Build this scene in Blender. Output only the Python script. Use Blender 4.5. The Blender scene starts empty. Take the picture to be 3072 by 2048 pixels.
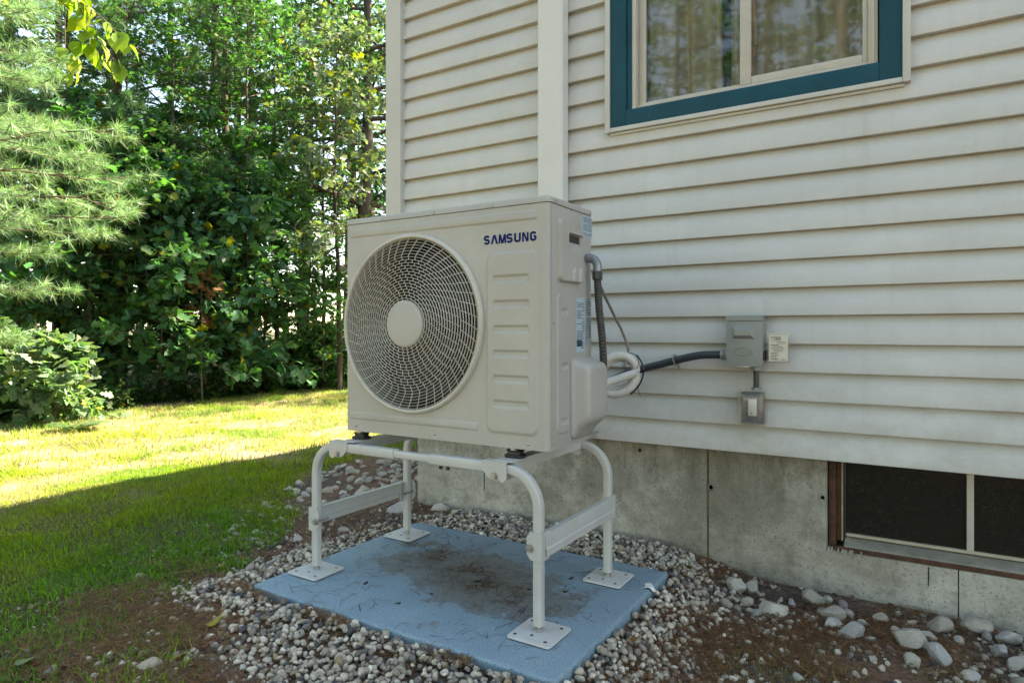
import bpy, bmesh, math, random
import numpy as np
from mathutils import Vector, Matrix

# ------------------------------------------------------------------ camera, sky, sun, exposure
scene = bpy.context.scene
YAW = 0.55557
cam_data = bpy.data.cameras.new('camera')
cam_data.sensor_width = 36.0
cam_data.lens = 36.0 * 1955.84 / 3072.0
cam_data.shift_y = -30.4 / 3072.0
cam_data.clip_start = 0.05
cam_data.clip_end = 2000.0
cam = bpy.data.objects.new('camera', cam_data)
cam.location = (0, 0, 0.975)
cam.rotation_euler = (math.radians(90), 0, YAW)
scene.collection.objects.link(cam)
scene.camera = cam

SUN_EL = math.radians(50)
SUN_AZ = math.atan2(0.46, 0.89)          # clockwise from +Y: the sun stands behind the house, to the right
world = bpy.data.worlds.new('World')
scene.world = world
world.use_nodes = True
wn = world.node_tree
bg = wn.nodes['Background']
sky = wn.nodes.new('ShaderNodeTexSky')
sky.sky_type = 'NISHITA'
sky.sun_disc = False
sky.sun_elevation = SUN_EL
sky.sun_rotation = SUN_AZ
sky.dust_density = 1.0
sky.ozone_density = 1.0
wn.links.new(sky.outputs[0], bg.inputs[0])
bg.inputs[1].default_value = 0.10

sun_data = bpy.data.lights.new('sun', 'SUN')
sun_data.energy = 5.0
sun_data.angle = math.radians(0.5)
sun_data.color = (1.0, 0.94, 0.84)
sun = bpy.data.objects.new('sun', sun_data)
sd = Vector((math.sin(SUN_AZ) * math.cos(SUN_EL), math.cos(SUN_AZ) * math.cos(SUN_EL), math.sin(SUN_EL)))
sun.rotation_euler = sd.to_track_quat('Z', 'Y').to_euler()
sun.location = sd * 30
scene.collection.objects.link(sun)

scene.view_settings.view_transform = 'Standard'
scene.view_settings.look = 'None'
scene.view_settings.gamma = 1.0
scene.view_settings.exposure = 2.78
scene.view_settings.use_white_balance = True      # the photograph is balanced for the open shade
scene.view_settings.white_balance_temperature = 8250
scene.view_settings.white_balance_tint = 10
scene.view_settings.use_curve_mapping = False
scene.cycles.max_bounces = 8
scene.cycles.transparent_max_bounces = 12
scene.cycles.diffuse_bounces = 4
scene.cycles.caustics_reflective = False
scene.cycles.caustics_refractive = False

COL = scene.collection
PI = math.pi
rng = np.random.default_rng(7)
random.seed(7)

# ------------------------------------------------------------------ materials
def new_mat(name):
    m = bpy.data.materials.new(name)
    m.use_nodes = True
    nt = m.node_tree
    b = nt.nodes['Principled BSDF']
    return m, nt, b

def nd(nt, kind, **kw):
    n = nt.nodes.new(kind)
    for k, v in kw.items():
        if k.startswith('i_'):
            key = k[2:]
            key = int(key) if key.isdigit() else key
            n.inputs[key].default_value = v
        else:
            setattr(n, k, v)
    return n

def ramp(nt, src, stops):
    r = nt.nodes.new('ShaderNodeValToRGB')
    els = r.color_ramp.elements
    while len(els) < len(stops):
        els.new(0.5)
    for e, (p, c) in zip(els, stops):
        e.position = p
        e.color = (*c, 1) if len(c) == 3 else c
    nt.links.new(src, r.inputs[0])
    return r.outputs[0]

def coords(nt, scale=(1, 1, 1), kind='Object'):
    tc = nt.nodes.new('ShaderNodeTexCoord')
    mp = nt.nodes.new('ShaderNodeMapping')
    mp.inputs['Scale'].default_value = scale
    nt.links.new(tc.outputs[kind], mp.inputs['Vector'])
    return mp.outputs[0]

def noise(nt, vec, scale, detail=4, rough=0.6):
    n = nd(nt, 'ShaderNodeTexNoise')
    n.inputs['Scale'].default_value = scale
    n.inputs['Detail'].default_value = detail
    n.inputs['Roughness'].default_value = rough
    if vec is not None:
        nt.links.new(vec, n.inputs['Vector'])
    return n.outputs['Fac']

def mix(nt, a, b, fac, blend='MIX'):
    m = nt.nodes.new('ShaderNodeMix')
    m.data_type = 'RGBA'
    m.blend_type = blend
    for s, v in ((6, a), (7, b)):
        if isinstance(v, (tuple, list)):
            m.inputs[s].default_value = (*v, 1)
        else:
            nt.links.new(v, m.inputs[s])
    if isinstance(fac, (int, float)):
        m.inputs[0].default_value = fac
    else:
        nt.links.new(fac, m.inputs[0])
    return m.outputs[2]

def bump(nt, b, h, strength, dist=0.01):
    bp = nt.nodes.new('ShaderNodeBump')
    bp.inputs['Strength'].default_value = strength
    bp.inputs['Distance'].default_value = dist
    nt.links.new(h, bp.inputs['Height'])
    nt.links.new(bp.outputs[0], b.inputs['Normal'])
    return bp

def paint(name, col, rough=0.45, var=0.06, dirt=0.0, nscale=6.0, grain=900.0, gstr=0.04, metal=0.0, dirt_col=(0.16, 0.13, 0.09), vscale=(1, 1, 1), spec=0.5):
    m, nt, b = new_mat(name)
    v = coords(nt, vscale)
    n1 = noise(nt, v, nscale, 5, 0.65)
    c1 = tuple(max(0, x * (1 - var)) for x in col)
    c2 = tuple(min(1, x * (1 + var)) for x in col)
    out = ramp(nt, n1, [(0.35, c1), (0.65, c2)])
    if dirt > 0:
        n2 = noise(nt, v, nscale * 2.3, 8, 0.75)
        f = ramp(nt, n2, [(0.5, (0, 0, 0)), (0.8, (dirt, dirt, dirt))])
        out = mix(nt, out, dirt_col, f)
    nt.links.new(out, b.inputs['Base Color'])
    b.inputs['Roughness'].default_value = rough
    b.inputs['Metallic'].default_value = metal
    b.inputs['Specular IOR Level'].default_value = spec
    if gstr > 0:
        bump(nt, b, noise(nt, coords(nt), grain, 2, 0.5), gstr, 0.002)
    return m

M = {}
M['siding'] = paint('vinyl siding', (0.560, 0.552, 0.520), 0.5, 0.06, 0.22, 1.4, 1.0, 0.0, dirt_col=(0.36, 0.36, 0.27))
def _siding_grain():
    nt = M['siding'].node_tree
    b = nt.nodes['Principled BSDF']
    g = noise(nt, coords(nt, (3.0, 60, 90)), 3.0, 5, 0.7)
    bump(nt, b, g, 0.16, 0.003)
    base = b.inputs['Base Color'].links[0].from_socket
    f1 = ramp(nt, noise(nt, coords(nt), 330, 3, 0.7), [(0.3, (0.90, 0.90, 0.90)), (0.7, (1.07, 1.07, 1.07))])
    base = mix(nt, base, f1, 1.0, 'MULTIPLY')
    sep = nd(nt, 'ShaderNodeSeparateXYZ'); tc = nd(nt, 'ShaderNodeTexCoord'); nt.links.new(tc.outputs['Object'], sep.inputs[0])
    lo = nd(nt, 'ShaderNodeMapRange'); lo.inputs[1].default_value = 1.0; lo.inputs[2].default_value = 0.45
    nt.links.new(sep.outputs[2], lo.inputs[0])
    sp_n = ramp(nt, noise(nt, coords(nt, (5, 5, 7)), 1.6, 7, 0.75), [(0.42, (0, 0, 0)), (0.68, (0.42, 0.42, 0.42))])
    mm = nd(nt, 'ShaderNodeMath', operation='MULTIPLY'); nt.links.new(sp_n, mm.inputs[0]); nt.links.new(lo.outputs[0], mm.inputs[1])
    base = mix(nt, base, (0.30, 0.275, 0.215), mm.outputs[0])
    streak = ramp(nt, noise(nt, coords(nt, (14, 14, 0.8)), 1.3, 6, 0.7), [(0.52, (0, 0, 0)), (0.75, (0.22, 0.22, 0.22))])
    base = mix(nt, base, (0.36, 0.345, 0.29), streak)
    nt.links.new(base, b.inputs['Base Color'])
_siding_grain()
M['trim'] = paint('vinyl trim', (0.53, 0.52, 0.48), 0.45, 0.04, 0.12, 3.0, 500, 0.03, dirt_col=(0.35, 0.33, 0.26))
M['cover'] = paint('cover plastic', (0.65, 0.64, 0.605), 0.4, 0.03, 0.10, 3.0, 500, 0.03, dirt_col=(0.42, 0.40, 0.33))
M['teal'] = paint('teal paint', (0.006, 0.064, 0.092), 0.55, 0.14, 0.12, 5.0, 400, 0.05, spec=0.2, dirt_col=(0.05, 0.09, 0.11))
M['vinyl'] = paint('window vinyl', (0.50, 0.465, 0.40), 0.4, 0.05, 0.16, 8.0, 400, 0.02, dirt_col=(0.25, 0.22, 0.16))
M['ac'] = paint('powder coat', (0.400, 0.386, 0.348), 0.40, 0.06, 0.22, 5.0, 700, 0.06, dirt_col=(0.36, 0.32, 0.25))
M['acside'] = M['ac']
M['grille'] = paint('grille plastic', (0.50, 0.475, 0.41), 0.4, 0.06, 0.18, 14.0, 700, 0.03, dirt_col=(0.26, 0.21, 0.15))
M['stand'] = paint('stand paint', (0.50, 0.495, 0.465), 0.38, 0.05, 0.16, 9.0, 500, 0.05, dirt_col=(0.33, 0.29, 0.22))
M['plate'] = paint('plate paint', (0.55, 0.55, 0.525), 0.4, 0.05, 0.25, 12.0, 500, 0.05, dirt_col=(0.30, 0.24, 0.16))
M['steel'] = paint('zinc steel', (0.42, 0.40, 0.37), 0.38, 0.15, 0.3, 40.0, 600, 0.05, metal=0.8, dirt_col=(0.22, 0.12, 0.06))
M['rubber'] = paint('rubber', (0.012, 0.012, 0.013), 0.45, 0.2, 0.1, 20, 400, 0.1)
M['dark'] = paint('dark plastic', (0.022, 0.021, 0.020), 0.5, 0.2, 0.2, 20, 300, 0.1, dirt_col=(0.06, 0.05, 0.04))
M['fin'] = paint('coil fins', (0.06, 0.048, 0.038), 0.6, 0.2, 0.0, 20, 300, 0.0)
M['blue'] = paint('blue print', (0.003, 0.007, 0.105), 0.5, 0.03, 0.0, 8, 400, 0.0, spec=0.15)
M['print'] = paint('dark print', (0.03, 0.05, 0.09), 0.5, 0.05, 0.0, 8, 400, 0.0)
M['sticker'] = paint('sticker', (0.40, 0.50, 0.56), 0.35, 0.06, 0.1, 30, 400, 0.0)
M['silver_sticker'] = paint('silver sticker', (0.33, 0.36, 0.38), 0.3, 0.08, 0.1, 30, 400, 0.0)
M['card'] = paint('card', (0.68, 0.64, 0.53), 0.45, 0.04, 0.1, 20, 400, 0.0)
M['conduit'] = paint('conduit', (0.045, 0.041, 0.038), 0.42, 0.2, 0.3, 25, 300, 0.05, dirt_col=(0.14, 0.12, 0.10))
M['conduit_blue'] = paint('liquidtight', (0.026, 0.032, 0.038), 0.34, 0.2, 0.2, 25, 300, 0.05, dirt_col=(0.13, 0.11, 0.10))
M['fitting'] = paint('fitting', (0.22, 0.24, 0.26), 0.33, 0.15, 0.3, 30, 300, 0.05, metal=0.4, dirt_col=(0.1, 0.09, 0.08))
M['cable'] = paint('cable', (0.24, 0.22, 0.19), 0.5, 0.1, 0.2, 30, 300, 0.05)
M['insul'] = paint('white insulation', (0.62, 0.595, 0.54), 0.55, 0.08, 0.5, 18, 160, 0.2, dirt_col=(0.30, 0.25, 0.18))
M['tape'] = paint('black tape', (0.015, 0.015, 0.015), 0.35, 0.2, 0.0, 30, 300, 0.05)
M['box'] = paint('grey enclosure', (0.255, 0.270, 0.245), 0.4, 0.05, 0.12, 14, 600, 0.06, dirt_col=(0.16, 0.15, 0.11))
M['rust'] = paint('rusty steel', (0.075, 0.030, 0.014), 0.75, 0.5, 0.7, 18, 200, 0.5, dirt_col=(0.022, 0.012, 0.008))
M['curtain'] = paint('curtain', (0.52, 0.48, 0.41), 0.85, 0.12, 0.0, 5, 900, 0.1)
M['bark'] = paint('bark', (0.085, 0.062, 0.045), 0.9, 0.4, 0.4, 9, 30, 0.9, dirt_col=(0.03, 0.025, 0.02), vscale=(1, 1, 0.25))
M['twig'] = paint('twig', (0.10, 0.075, 0.05), 0.85, 0.3, 0.2, 20, 100, 0.4)
M['shingle'] = paint('asphalt shingle', (0.06, 0.058, 0.055), 0.9, 0.3, 0.2, 20, 90, 0.5)
M['darkroom'] = paint('dim room', (0.10, 0.09, 0.075), 0.8, 0.1, 0.0, 3, 50, 0.0)
M['paper'] = paint('scrap', (0.75, 0.74, 0.71), 0.6, 0.05, 0.15, 30, 200, 0.05)

def glass_mat(name, tint=(0.9, 0.93, 0.9), refl=1.0, rough=0.0, base=0.0):
    m, nt, b = new_mat(name)
    nt.nodes.remove(b)
    out = nt.nodes['Material Output']
    tr = nd(nt, 'ShaderNodeBsdfTransparent'); tr.inputs[0].default_value = (*tint, 1)
    gl = nd(nt, 'ShaderNodeBsdfGlossy'); gl.inputs[0].default_value = (1, 1, 1, 1); gl.inputs['Roughness'].default_value = rough
    fr = nd(nt, 'ShaderNodeFresnel'); fr.inputs[0].default_value = 1.5
    mm = nd(nt, 'ShaderNodeMath', operation='MULTIPLY_ADD'); mm.inputs[1].default_value = refl; mm.inputs[2].default_value = base
    nt.links.new(fr.outputs[0], mm.inputs[0])
    mx = nd(nt, 'ShaderNodeMixShader')
    nt.links.new(mm.outputs[0], mx.inputs[0]); nt.links.new(tr.outputs[0], mx.inputs[1]); nt.links.new(gl.outputs[0], mx.inputs[2])
    nt.links.new(mx.outputs[0], out.inputs[0])
    return m, nt, mx, out
M['glass'] = glass_mat('window glass', (0.92, 0.93, 0.91), 1.15, 0.03, 0.0)[0]
M['clear'] = glass_mat('clear plastic', (0.92, 0.93, 0.92), 0.45, 0.12, 0.02)[0]
def dusty_glass():
    m, nt, mx, out = glass_mat('dusty glass', (0.5, 0.5, 0.46), 0.9, 0.03, 0.0)
    df = nd(nt, 'ShaderNodeBsdfDiffuse'); df.inputs[0].default_value = (0.30, 0.27, 0.22, 1)
    v = coords(nt)
    vo = nd(nt, 'ShaderNodeTexVoronoi'); vo.inputs['Scale'].default_value = 160
    nt.links.new(v, vo.inputs['Vector'])
    d = ramp(nt, vo.outputs['Distance'], [(0.05, (0.55, 0.55, 0.55)), (0.25, (0.045, 0.045, 0.045))])
    m2 = nd(nt, 'ShaderNodeMixShader')
    nt.links.new(d, m2.inputs[0]); nt.links.new(mx.outputs[0], m2.inputs[1]); nt.links.new(df.outputs[0], m2.inputs[2])
    nt.links.new(m2.outputs[0], out.inputs[0])
    return m
M['dusty'] = dusty_glass()

def concrete():
    m, nt, b = new_mat('concrete')
    v = coords(nt)
    n1 = noise(nt, v, 2.2, 6, 0.7)
    c = ramp(nt, n1, [(0.36, (0.325, 0.302, 0.245)), (0.64, (0.530, 0.500, 0.425))])
    n2 = noise(nt, v, 90, 4, 0.8)
    n5 = noise(nt, v, 0.9, 7, 0.72)
    c = mix(nt, c, (0.185, 0.168, 0.125), ramp(nt, n5, [(0.47, (0, 0, 0)), (0.60, (0.75, 0.75, 0.75))]))
    c = mix(nt, c, (0.11, 0.10, 0.08), ramp(nt, n2, [(0.54, (0, 0, 0)), (0.70, (0.7, 0.7, 0.7))]))
    n6 = noise(nt, v, 11, 8, 0.8)
    c = mix(nt, c, (0.13, 0.118, 0.09), ramp(nt, n6, [(0.50, (0, 0, 0)), (0.66, (0.65, 0.65, 0.65))]))
    vs = coords(nt, (7, 7, 1.6))
    n3 = noise(nt, vs, 1.6, 6, 0.75)
    sep = nd(nt, 'ShaderNodeSeparateXYZ'); tc = nd(nt, 'ShaderNodeTexCoord')
    nt.links.new(tc.outputs['Object'], sep.inputs[0])
    g = nd(nt, 'ShaderNodeMapRange'); g.inputs[1].default_value = 0.16; g.inputs[2].default_value = 0.47
    nt.links.new(sep.outputs[2], g.inputs[0])
    st = nd(nt, 'ShaderNodeMath', operation='MULTIPLY')
    nt.links.new(ramp(nt, n3, [(0.44, (0, 0, 0)), (0.68, (0.75, 0.75, 0.75))]), st.inputs[0]); nt.links.new(g.outputs[0], st.inputs[1])
    c = mix(nt, c, (0.070, 0.066, 0.026), st.outputs[0])
    vo = nd(nt, 'ShaderNodeTexVoronoi'); vo.inputs['Scale'].default_value = 46
    nt.links.new(v, vo.inputs['Vector'])
    c = mix(nt, c, (0.06, 0.055, 0.045), ramp(nt, vo.outputs['Distance'], [(0.07, (0.9, 0.9, 0.9)), (0.15, (0, 0, 0))]))
    nt.links.new(c, b.inputs['Base Color'])
    b.inputs['Roughness'].default_value = 0.88
    bump(nt, b, noise(nt, v, 45, 7, 0.8), 0.8, 0.006)
    return m
M['concrete'] = concrete()

def pad_mat():
    m, nt, b = new_mat('pad composite')
    v = coords(nt)
    n1 = noise(nt, v, 5, 5, 0.6)
    c = ramp(nt, n1, [(0.3, (0.190, 0.292, 0.348)), (0.7, (0.245, 0.352, 0.412))])
    n2 = noise(nt, v, 160, 3, 0.8)
    c = mix(nt, c, (0.085, 0.14, 0.19), ramp(nt, n2, [(0.50, (0, 0, 0)), (0.66, (0.85, 0.85, 0.85))]))
    # dried puddle stain: a streak across the middle with a noisy rim
    gr = nd(nt, 'ShaderNodeTexGradient', gradient_type='SPHERICAL')
    mp = nd(nt, 'ShaderNodeMapping'); tc = nd(nt, 'ShaderNodeTexCoord')
    mp.vector_type = 'TEXTURE'
    mp.inputs['Location'].default_value = (0.02, 0.03, 0.05); mp.inputs['Rotation'].default_value = (0, 0, math.radians(-12)); mp.inputs['Scale'].default_value = (0.56, 0.30, 1)
    nt.links.new(tc.outputs['Object'], mp.inputs[0]); nt.links.new(mp.outputs[0], gr.inputs[0])
    n3 = noise(nt, v, 7, 7, 0.7)
    ad = nd(nt, 'ShaderNodeMath', operation='MULTIPLY_ADD'); ad.inputs[1].default_value = 1.5; ad.inputs[2].default_value = -0.72
    nt.links.new(n3, ad.inputs[0])
    a2 = nd(nt, 'ShaderNodeMath', operation='ADD'); nt.links.new(ad.outputs[0], a2.inputs[0]); nt.links.new(gr.outputs['Fac'], a2.inputs[1])
    f = ramp(nt, a2.outputs[0], [(0.20, (0, 0, 0)), (0.30, (0.52, 0.52, 0.52)), (0.75, (0.75, 0.75, 0.75))])
    c = mix(nt, c, (0.150, 0.115, 0.075), f)
    n4 = noise(nt, v, 24, 7, 0.8)
    mm = nd(nt, 'ShaderNodeMath', operation='MULTIPLY'); nt.links.new(f, mm.inputs[0])
    nt.links.new(ramp(nt, n4, [(0.5, (0, 0, 0)), (0.66, (1, 1, 1))]), mm.inputs[1])
    c = mix(nt, c, (0.062, 0.040, 0.024), mm.outputs[0])
    nt.links.new(c, b.inputs['Base Color'])
    b.inputs['Roughness'].default_value = 0.62
    bump(nt, b, noise(nt, v, 220, 3, 0.6), 0.25, 0.002)
    return m
M['pad'] = pad_mat()

def attr_mat(name, rough=0.8, trans=0.0, tgain=(1.5, 1.5, 0.5), spec=0.3, nscale=0, bmp=0.0, bscale=60, nvar=0.25):
    m, nt, b = new_mat(name)
    at = nd(nt, 'ShaderNodeAttribute', attribute_name='col')
    c = at.outputs['Color']
    if nscale:
        n = noise(nt, coords(nt), nscale, 5, 0.7)
        f = ramp(nt, n, [(0.3, (1 - nvar,) * 3), (0.7, (1 + nvar,) * 3)])
        c = mix(nt, c, f, 1.0, 'MULTIPLY')
    nt.links.new(c, b.inputs['Base Color'])
    b.inputs['Roughness'].default_value = rough
    b.inputs['Specular IOR Level'].default_value = spec
    if bmp:
        bump(nt, b, noise(nt, coords(nt), bscale, 5, 0.7), bmp, 0.01)
    if trans:
        tl = nd(nt, 'ShaderNodeBsdfTranslucent')
        tcx = mix(nt, c, tgain, 1.0, 'MULTIPLY')
        nt.links.new(tcx, tl.inputs[0])
        mx = nd(nt, 'ShaderNodeMixShader'); mx.inputs[0].default_value = trans
        nt.links.new(b.outputs[0], mx.inputs[1]); nt.links.new(tl.outputs[0], mx.inputs[2])
        nt.links.new(mx.outputs[0], nt.nodes['Material Output'].inputs[0])
    return m
M['leaf'] = attr_mat('leaf', 0.45, 0.40, (1.25, 1.5, 0.55), 0.28)
M['needle'] = attr_mat('needle', 0.45, 0.28, (1.2, 1.4, 0.7), 0.35)
M['grass'] = attr_mat('grass', 0.55, 0.35, (1.4, 1.5, 0.6), 0.12)
M['stone'] = attr_mat('gravel stone', 0.75, 0, spec=0.35, nscale=45, bmp=0.35, bscale=140, nvar=0.22)
M['rock'] = attr_mat('river stone', 0.75, 0, spec=0.35, nscale=28, bmp=0.4, bscale=70, nvar=0.28)
M['straw'] = attr_mat('pine straw', 0.6, 0.1, (1.2, 1.0, 0.6), 0.3)
M['soil'] = attr_mat('soil', 0.95, 0, spec=0.15, nscale=55, bmp=1.0, bscale=60, nvar=0.6)

# ------------------------------------------------------------------ mesh helpers
WL = {}
def rootloc(o):
    while o is not None and o.name not in WL:
        o = o.parent
    return WL[o.name] if o is not None else (0, 0, 0)

class MB:
    def __init__(s):
        s.v = []; s.f = []
    def add(s, vs, fs):
        n = len(s.v)
        s.v.extend([tuple(p) for p in vs]); s.f.extend([tuple(i + n for i in f) for f in fs])
        return s
    def box(s, x0, x1, y0, y1, z0, z1, b=0.0):
        if b <= 0:
            vs = [(x, y, z) for x in (x0, x1) for y in (y0, y1) for z in (z0, z1)]
            return s.add(vs, [(0, 1, 3, 2), (4, 6, 7, 5), (0, 4, 5, 1), (2, 3, 7, 6), (0, 2, 6, 4), (1, 5, 7, 3)])
        bm = bmesh.new()
        bmesh.ops.create_cube(bm, size=1.0)
        for v in bm.verts:
            v.co = ((x0 + x1) / 2 + v.co.x * (x1 - x0), (y0 + y1) / 2 + v.co.y * (y1 - y0), (z0 + z1) / 2 + v.co.z * (z1 - z0))
        bmesh.ops.bevel(bm, geom=bm.edges[:], offset=b, segments=2, affect='EDGES', profile=0.6)
        s.bm(bm); bm.free()
        return s
    def bm(s, bm):
        bm.verts.index_update()
        return s.add([v.co[:] for v in bm.verts], [[v.index for v in f.verts] for f in bm.faces])
    def prism(s, poly, axis, a0, a1):
        """extrude a 2D polygon along an axis (0:x -> poly is (y,z); 1:y -> (x,z); 2:z -> (x,y))"""
        def mk(p, a):
            return (a, p[0], p[1]) if axis == 0 else ((p[0], a, p[1]) if axis == 1 else (p[0], p[1], a))
        n = len(poly)
        vs = [mk(p, a0) for p in poly] + [mk(p, a1) for p in poly]
        fs = [tuple(range(n))[::-1], tuple(range(n, 2 * n))] + [(i, (i + 1) % n, n + (i + 1) % n, n + i) for i in range(n)]
        return s.add(vs, fs)
    def sweep(s, path, sec, closed=False, up=(0, 0, 1), caps=True):
        """sweep a 2D section (side, up) along a 3D path"""
        P = [Vector(p) for p in path]; n = len(P); k = len(sec)
        U = Vector(up)
        vs = []
        for i in range(n):
            if closed:
                t = P[(i + 1) % n] - P[i - 1]
            else:
                t = P[min(i + 1, n - 1)] - P[max(i - 1, 0)]
            t.normalize()
            side = t.cross(U)
            if side.length < 1e-4:
                side = t.cross(Vector((0, 1, 0)))
            side.normalize(); uu = side.cross(t).normalized()
            if not closed and 0 < i < n - 1:
                a = (P[i] - P[i - 1]).normalized().angle((P[i + 1] - P[i]).normalized(), 0)
                m = 1 / max(0.5, math.cos(a / 2))
            else:
                m = 1
            for (a_, b_) in sec:
                vs.append(P[i] + side * a_ * m + uu * b_)
        fs = []
        for i in range(n if closed else n - 1):
            j = (i + 1) % n
            for q in range(k):
                r = (q + 1) % k
                fs.append((i * k + q, i * k + r, j * k + r, j * k + q))
        if caps and not closed:
            fs.append(tuple(range(k))[::-1]); fs.append(tuple((n - 1) * k + q for q in range(k)))
        return s.add(vs, fs)
    def tube(s, path, r, k=10, closed=False, up=(0, 0, 1)):
        if isinstance(r, (int, float)):
            return s.sweep(path, circ(r, k), closed, up)
        P = [Vector(p) for p in path]
        vs = []; n = len(P)
        for i in range(n):
            t = (P[min(i + 1, n - 1)] - P[max(i - 1, 0)]).normalized()
            side = t.cross(Vector(up))
            if side.length < 1e-3: side = t.cross(Vector((0, 1, 0)))
            side.normalize(); uu = side.cross(t)
            for (a, b) in circ(r[i], k): vs.append(P[i] + side * a + uu * b)
        fs = [(i * k + q, i * k + (q + 1) % k, (i + 1) * k + (q + 1) % k, (i + 1) * k + q) for i in range(n - 1) for q in range(k)]
        fs.append(tuple(range(k))[::-1]); fs.append(tuple((n - 1) * k + q for q in range(k)))
        return s.add(vs, fs)
    def lathe(s, prof, center, axis='y', n=48, closed=False):
        """prof: list of (r, h); axis y: h along +y, circle in xz"""
        cx, cy, cz = center; k = len(prof); vs = []
        for i in range(n):
            a = 2 * PI * i / n; ca, sa = math.cos(a), math.sin(a)
            for (r, h) in prof:
                if axis == 'y': vs.append((cx + r * ca, cy + h, cz + r * sa))
                elif axis == 'z': vs.append((cx + r * ca, cy + r * sa, cz + h))
                else: vs.append((cx + h, cy + r * ca, cz + r * sa))
        fs = []
        for i in range(n):
            j = (i + 1) % n
            for q in range(k if closed else k - 1):
                r = (q + 1) % k
                fs.append((i * k + q, i * k + r, j * k + r, j * k + q))
        return s.add(vs, fs)
    def cyl(s, c, r, h, axis='y', n=16):
        return s.lathe([(0.0001, 0), (r, 0), (r, h), (0.0001, h)], c, axis, n)
    def grid(s, fn, a0, a1, na, b0, b1, nb):
        vs = [fn(a0 + (a1 - a0) * i / na, b0 + (b1 - b0) * j / nb) for i in range(na + 1) for j in range(nb + 1)]
        w = nb + 1
        fs = [(i * w + j, (i + 1) * w + j, (i + 1) * w + j + 1, i * w + j + 1) for i in range(na) for j in range(nb)]
        return s.add(vs, fs)
    def build(s, name, mat, parent=None, smooth=35, kind=None):
        lx, ly, lz = rootloc(parent) if parent is not None else (0, 0, 0)
        me = bpy.data.meshes.new(name)
        me.from_pydata([(x - lx, y - ly, z - lz) for x, y, z in s.v], [], s.f)
        me.validate()
        bmx = bmesh.new(); bmx.from_mesh(me)
        bmesh.ops.recalc_face_normals(bmx, faces=bmx.faces[:])
        bmx.to_mesh(me); bmx.free()
        me.materials.append(M[mat] if isinstance(mat, str) else mat)
        if smooth:
            me.polygons.foreach_set('use_smooth', [True] * len(me.polygons))
            me.set_sharp_from_angle(angle=math.radians(smooth))
        o = bpy.data.objects.new(name, me)
        COL.objects.link(o)
        if parent is not None: o.parent = parent
        if kind: o['kind'] = kind
        return o

def circ(r, k=10):
    return [(r * math.cos(2 * PI * i / k), r * math.sin(2 * PI * i / k)) for i in range(k)]
def rrect(w, h, r, n=3):
    pts = []
    for cx, cy, a in ((w / 2 - r, h / 2 - r, 0), (-w / 2 + r, h / 2 - r, 90), (-w / 2 + r, -h / 2 + r, 180), (w / 2 - r, -h / 2 + r, 270)):
        for i in range(n + 1):
            t = math.radians(a + 90 * i / n)
            pts.append((cx + r * math.cos(t), cy + r * math.sin(t)))
    return pts
def rrect_at(x0, x1, z0, z1, r, n=4):
    return [((x0 + x1) / 2 + a, (z0 + z1) / 2 + b) for a, b in rrect(x1 - x0, z1 - z0, r, n)]

def empty(name, loc, label, cat, group=None):
    o = bpy.data.objects.new(name, None)
    o.empty_display_size = 0.1
    o.location = loc
    COL.objects.link(o)
    WL[o.name] = tuple(loc)
    o['label'] = label; o['category'] = cat
    if group: o['group'] = group
    return o
def tag(o, label, cat, group=None):
    o['label'] = label; o['category'] = cat
    if group: o['group'] = group
    return o

def loft(secs):
    """secs: list of rings (same count) of 3D points, capped"""
    mb = MB(); k = len(secs[0]); vs = [p for s_ in secs for p in s_]
    fs = [(i * k + q, i * k + (q + 1) % k, (i + 1) * k + (q + 1) % k, (i + 1) * k + q) for i in range(len(secs) - 1) for q in range(k)]
    fs.append(tuple(range(k))[::-1]); fs.append(tuple((len(secs) - 1) * k + q for q in range(k)))
    return mb.add(vs, fs)

def np_mesh(name, verts, tris, mat, col=None, parent=None, smooth=False, kind=None):
    me = bpy.data.meshes.new(name)
    nv, nt = len(verts), len(tris)
    me.vertices.add(nv); me.vertices.foreach_set('co', np.asarray(verts, np.float32).ravel())
    me.loops.add(nt * 3); me.loops.foreach_set('vertex_index', np.asarray(tris, np.int32).ravel())
    me.polygons.add(nt)
    me.polygons.foreach_set('loop_start', np.arange(0, nt * 3, 3, dtype=np.int32))
    me.polygons.foreach_set('loop_total', np.full(nt, 3, np.int32))
    if smooth: me.polygons.foreach_set('use_smooth', np.ones(nt, bool))
    me.update(calc_edges=True)
    if col is not None:
        a = me.color_attributes.new('col', 'FLOAT_COLOR', 'POINT')
        c = np.ones((nv, 4), np.float32); c[:, :3] = col
        a.data.foreach_set('color', c.ravel())
    me.materials.append(M[mat] if isinstance(mat, str) else mat)
    o = bpy.data.objects.new(name, me)
    COL.objects.link(o)
    if parent is not None: o.parent = parent
    if kind: o['kind'] = kind
    return o

def vnoise(x, y, seed=0):
    """smooth value noise, vectorised"""
    x = np.asarray(x, float); y = np.asarray(y, float)
    xi = np.floor(x).astype(np.int64); yi = np.floor(y).astype(np.int64)
    fx = x - xi; fy = y - yi
    fx = fx * fx * (3 - 2 * fx); fy = fy * fy * (3 - 2 * fy)
    def h(a, b):
        n = (a * 374761393 + b * 668265263 + seed * 1442695041) & 0xffffffff
        n = ((n ^ (n >> 13)) * 1274126177) & 0xffffffff
        return ((n ^ (n >> 16)) & 0xffff) / 65535.0
    return (h(xi, yi) * (1 - fx) + h(xi + 1, yi) * fx) * (1 - fy) + (h(xi, yi + 1) * (1 - fx) + h(xi + 1, yi + 1) * fx) * fy
def fbm(x, y, seed=0, o=3):
    return sum(vnoise(np.asarray(x) * 2 ** i, np.asarray(y) * 2 ** i, seed + i) * 0.5 ** i for i in range(o)) / sum(0.5 ** i for i in range(o))
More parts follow.
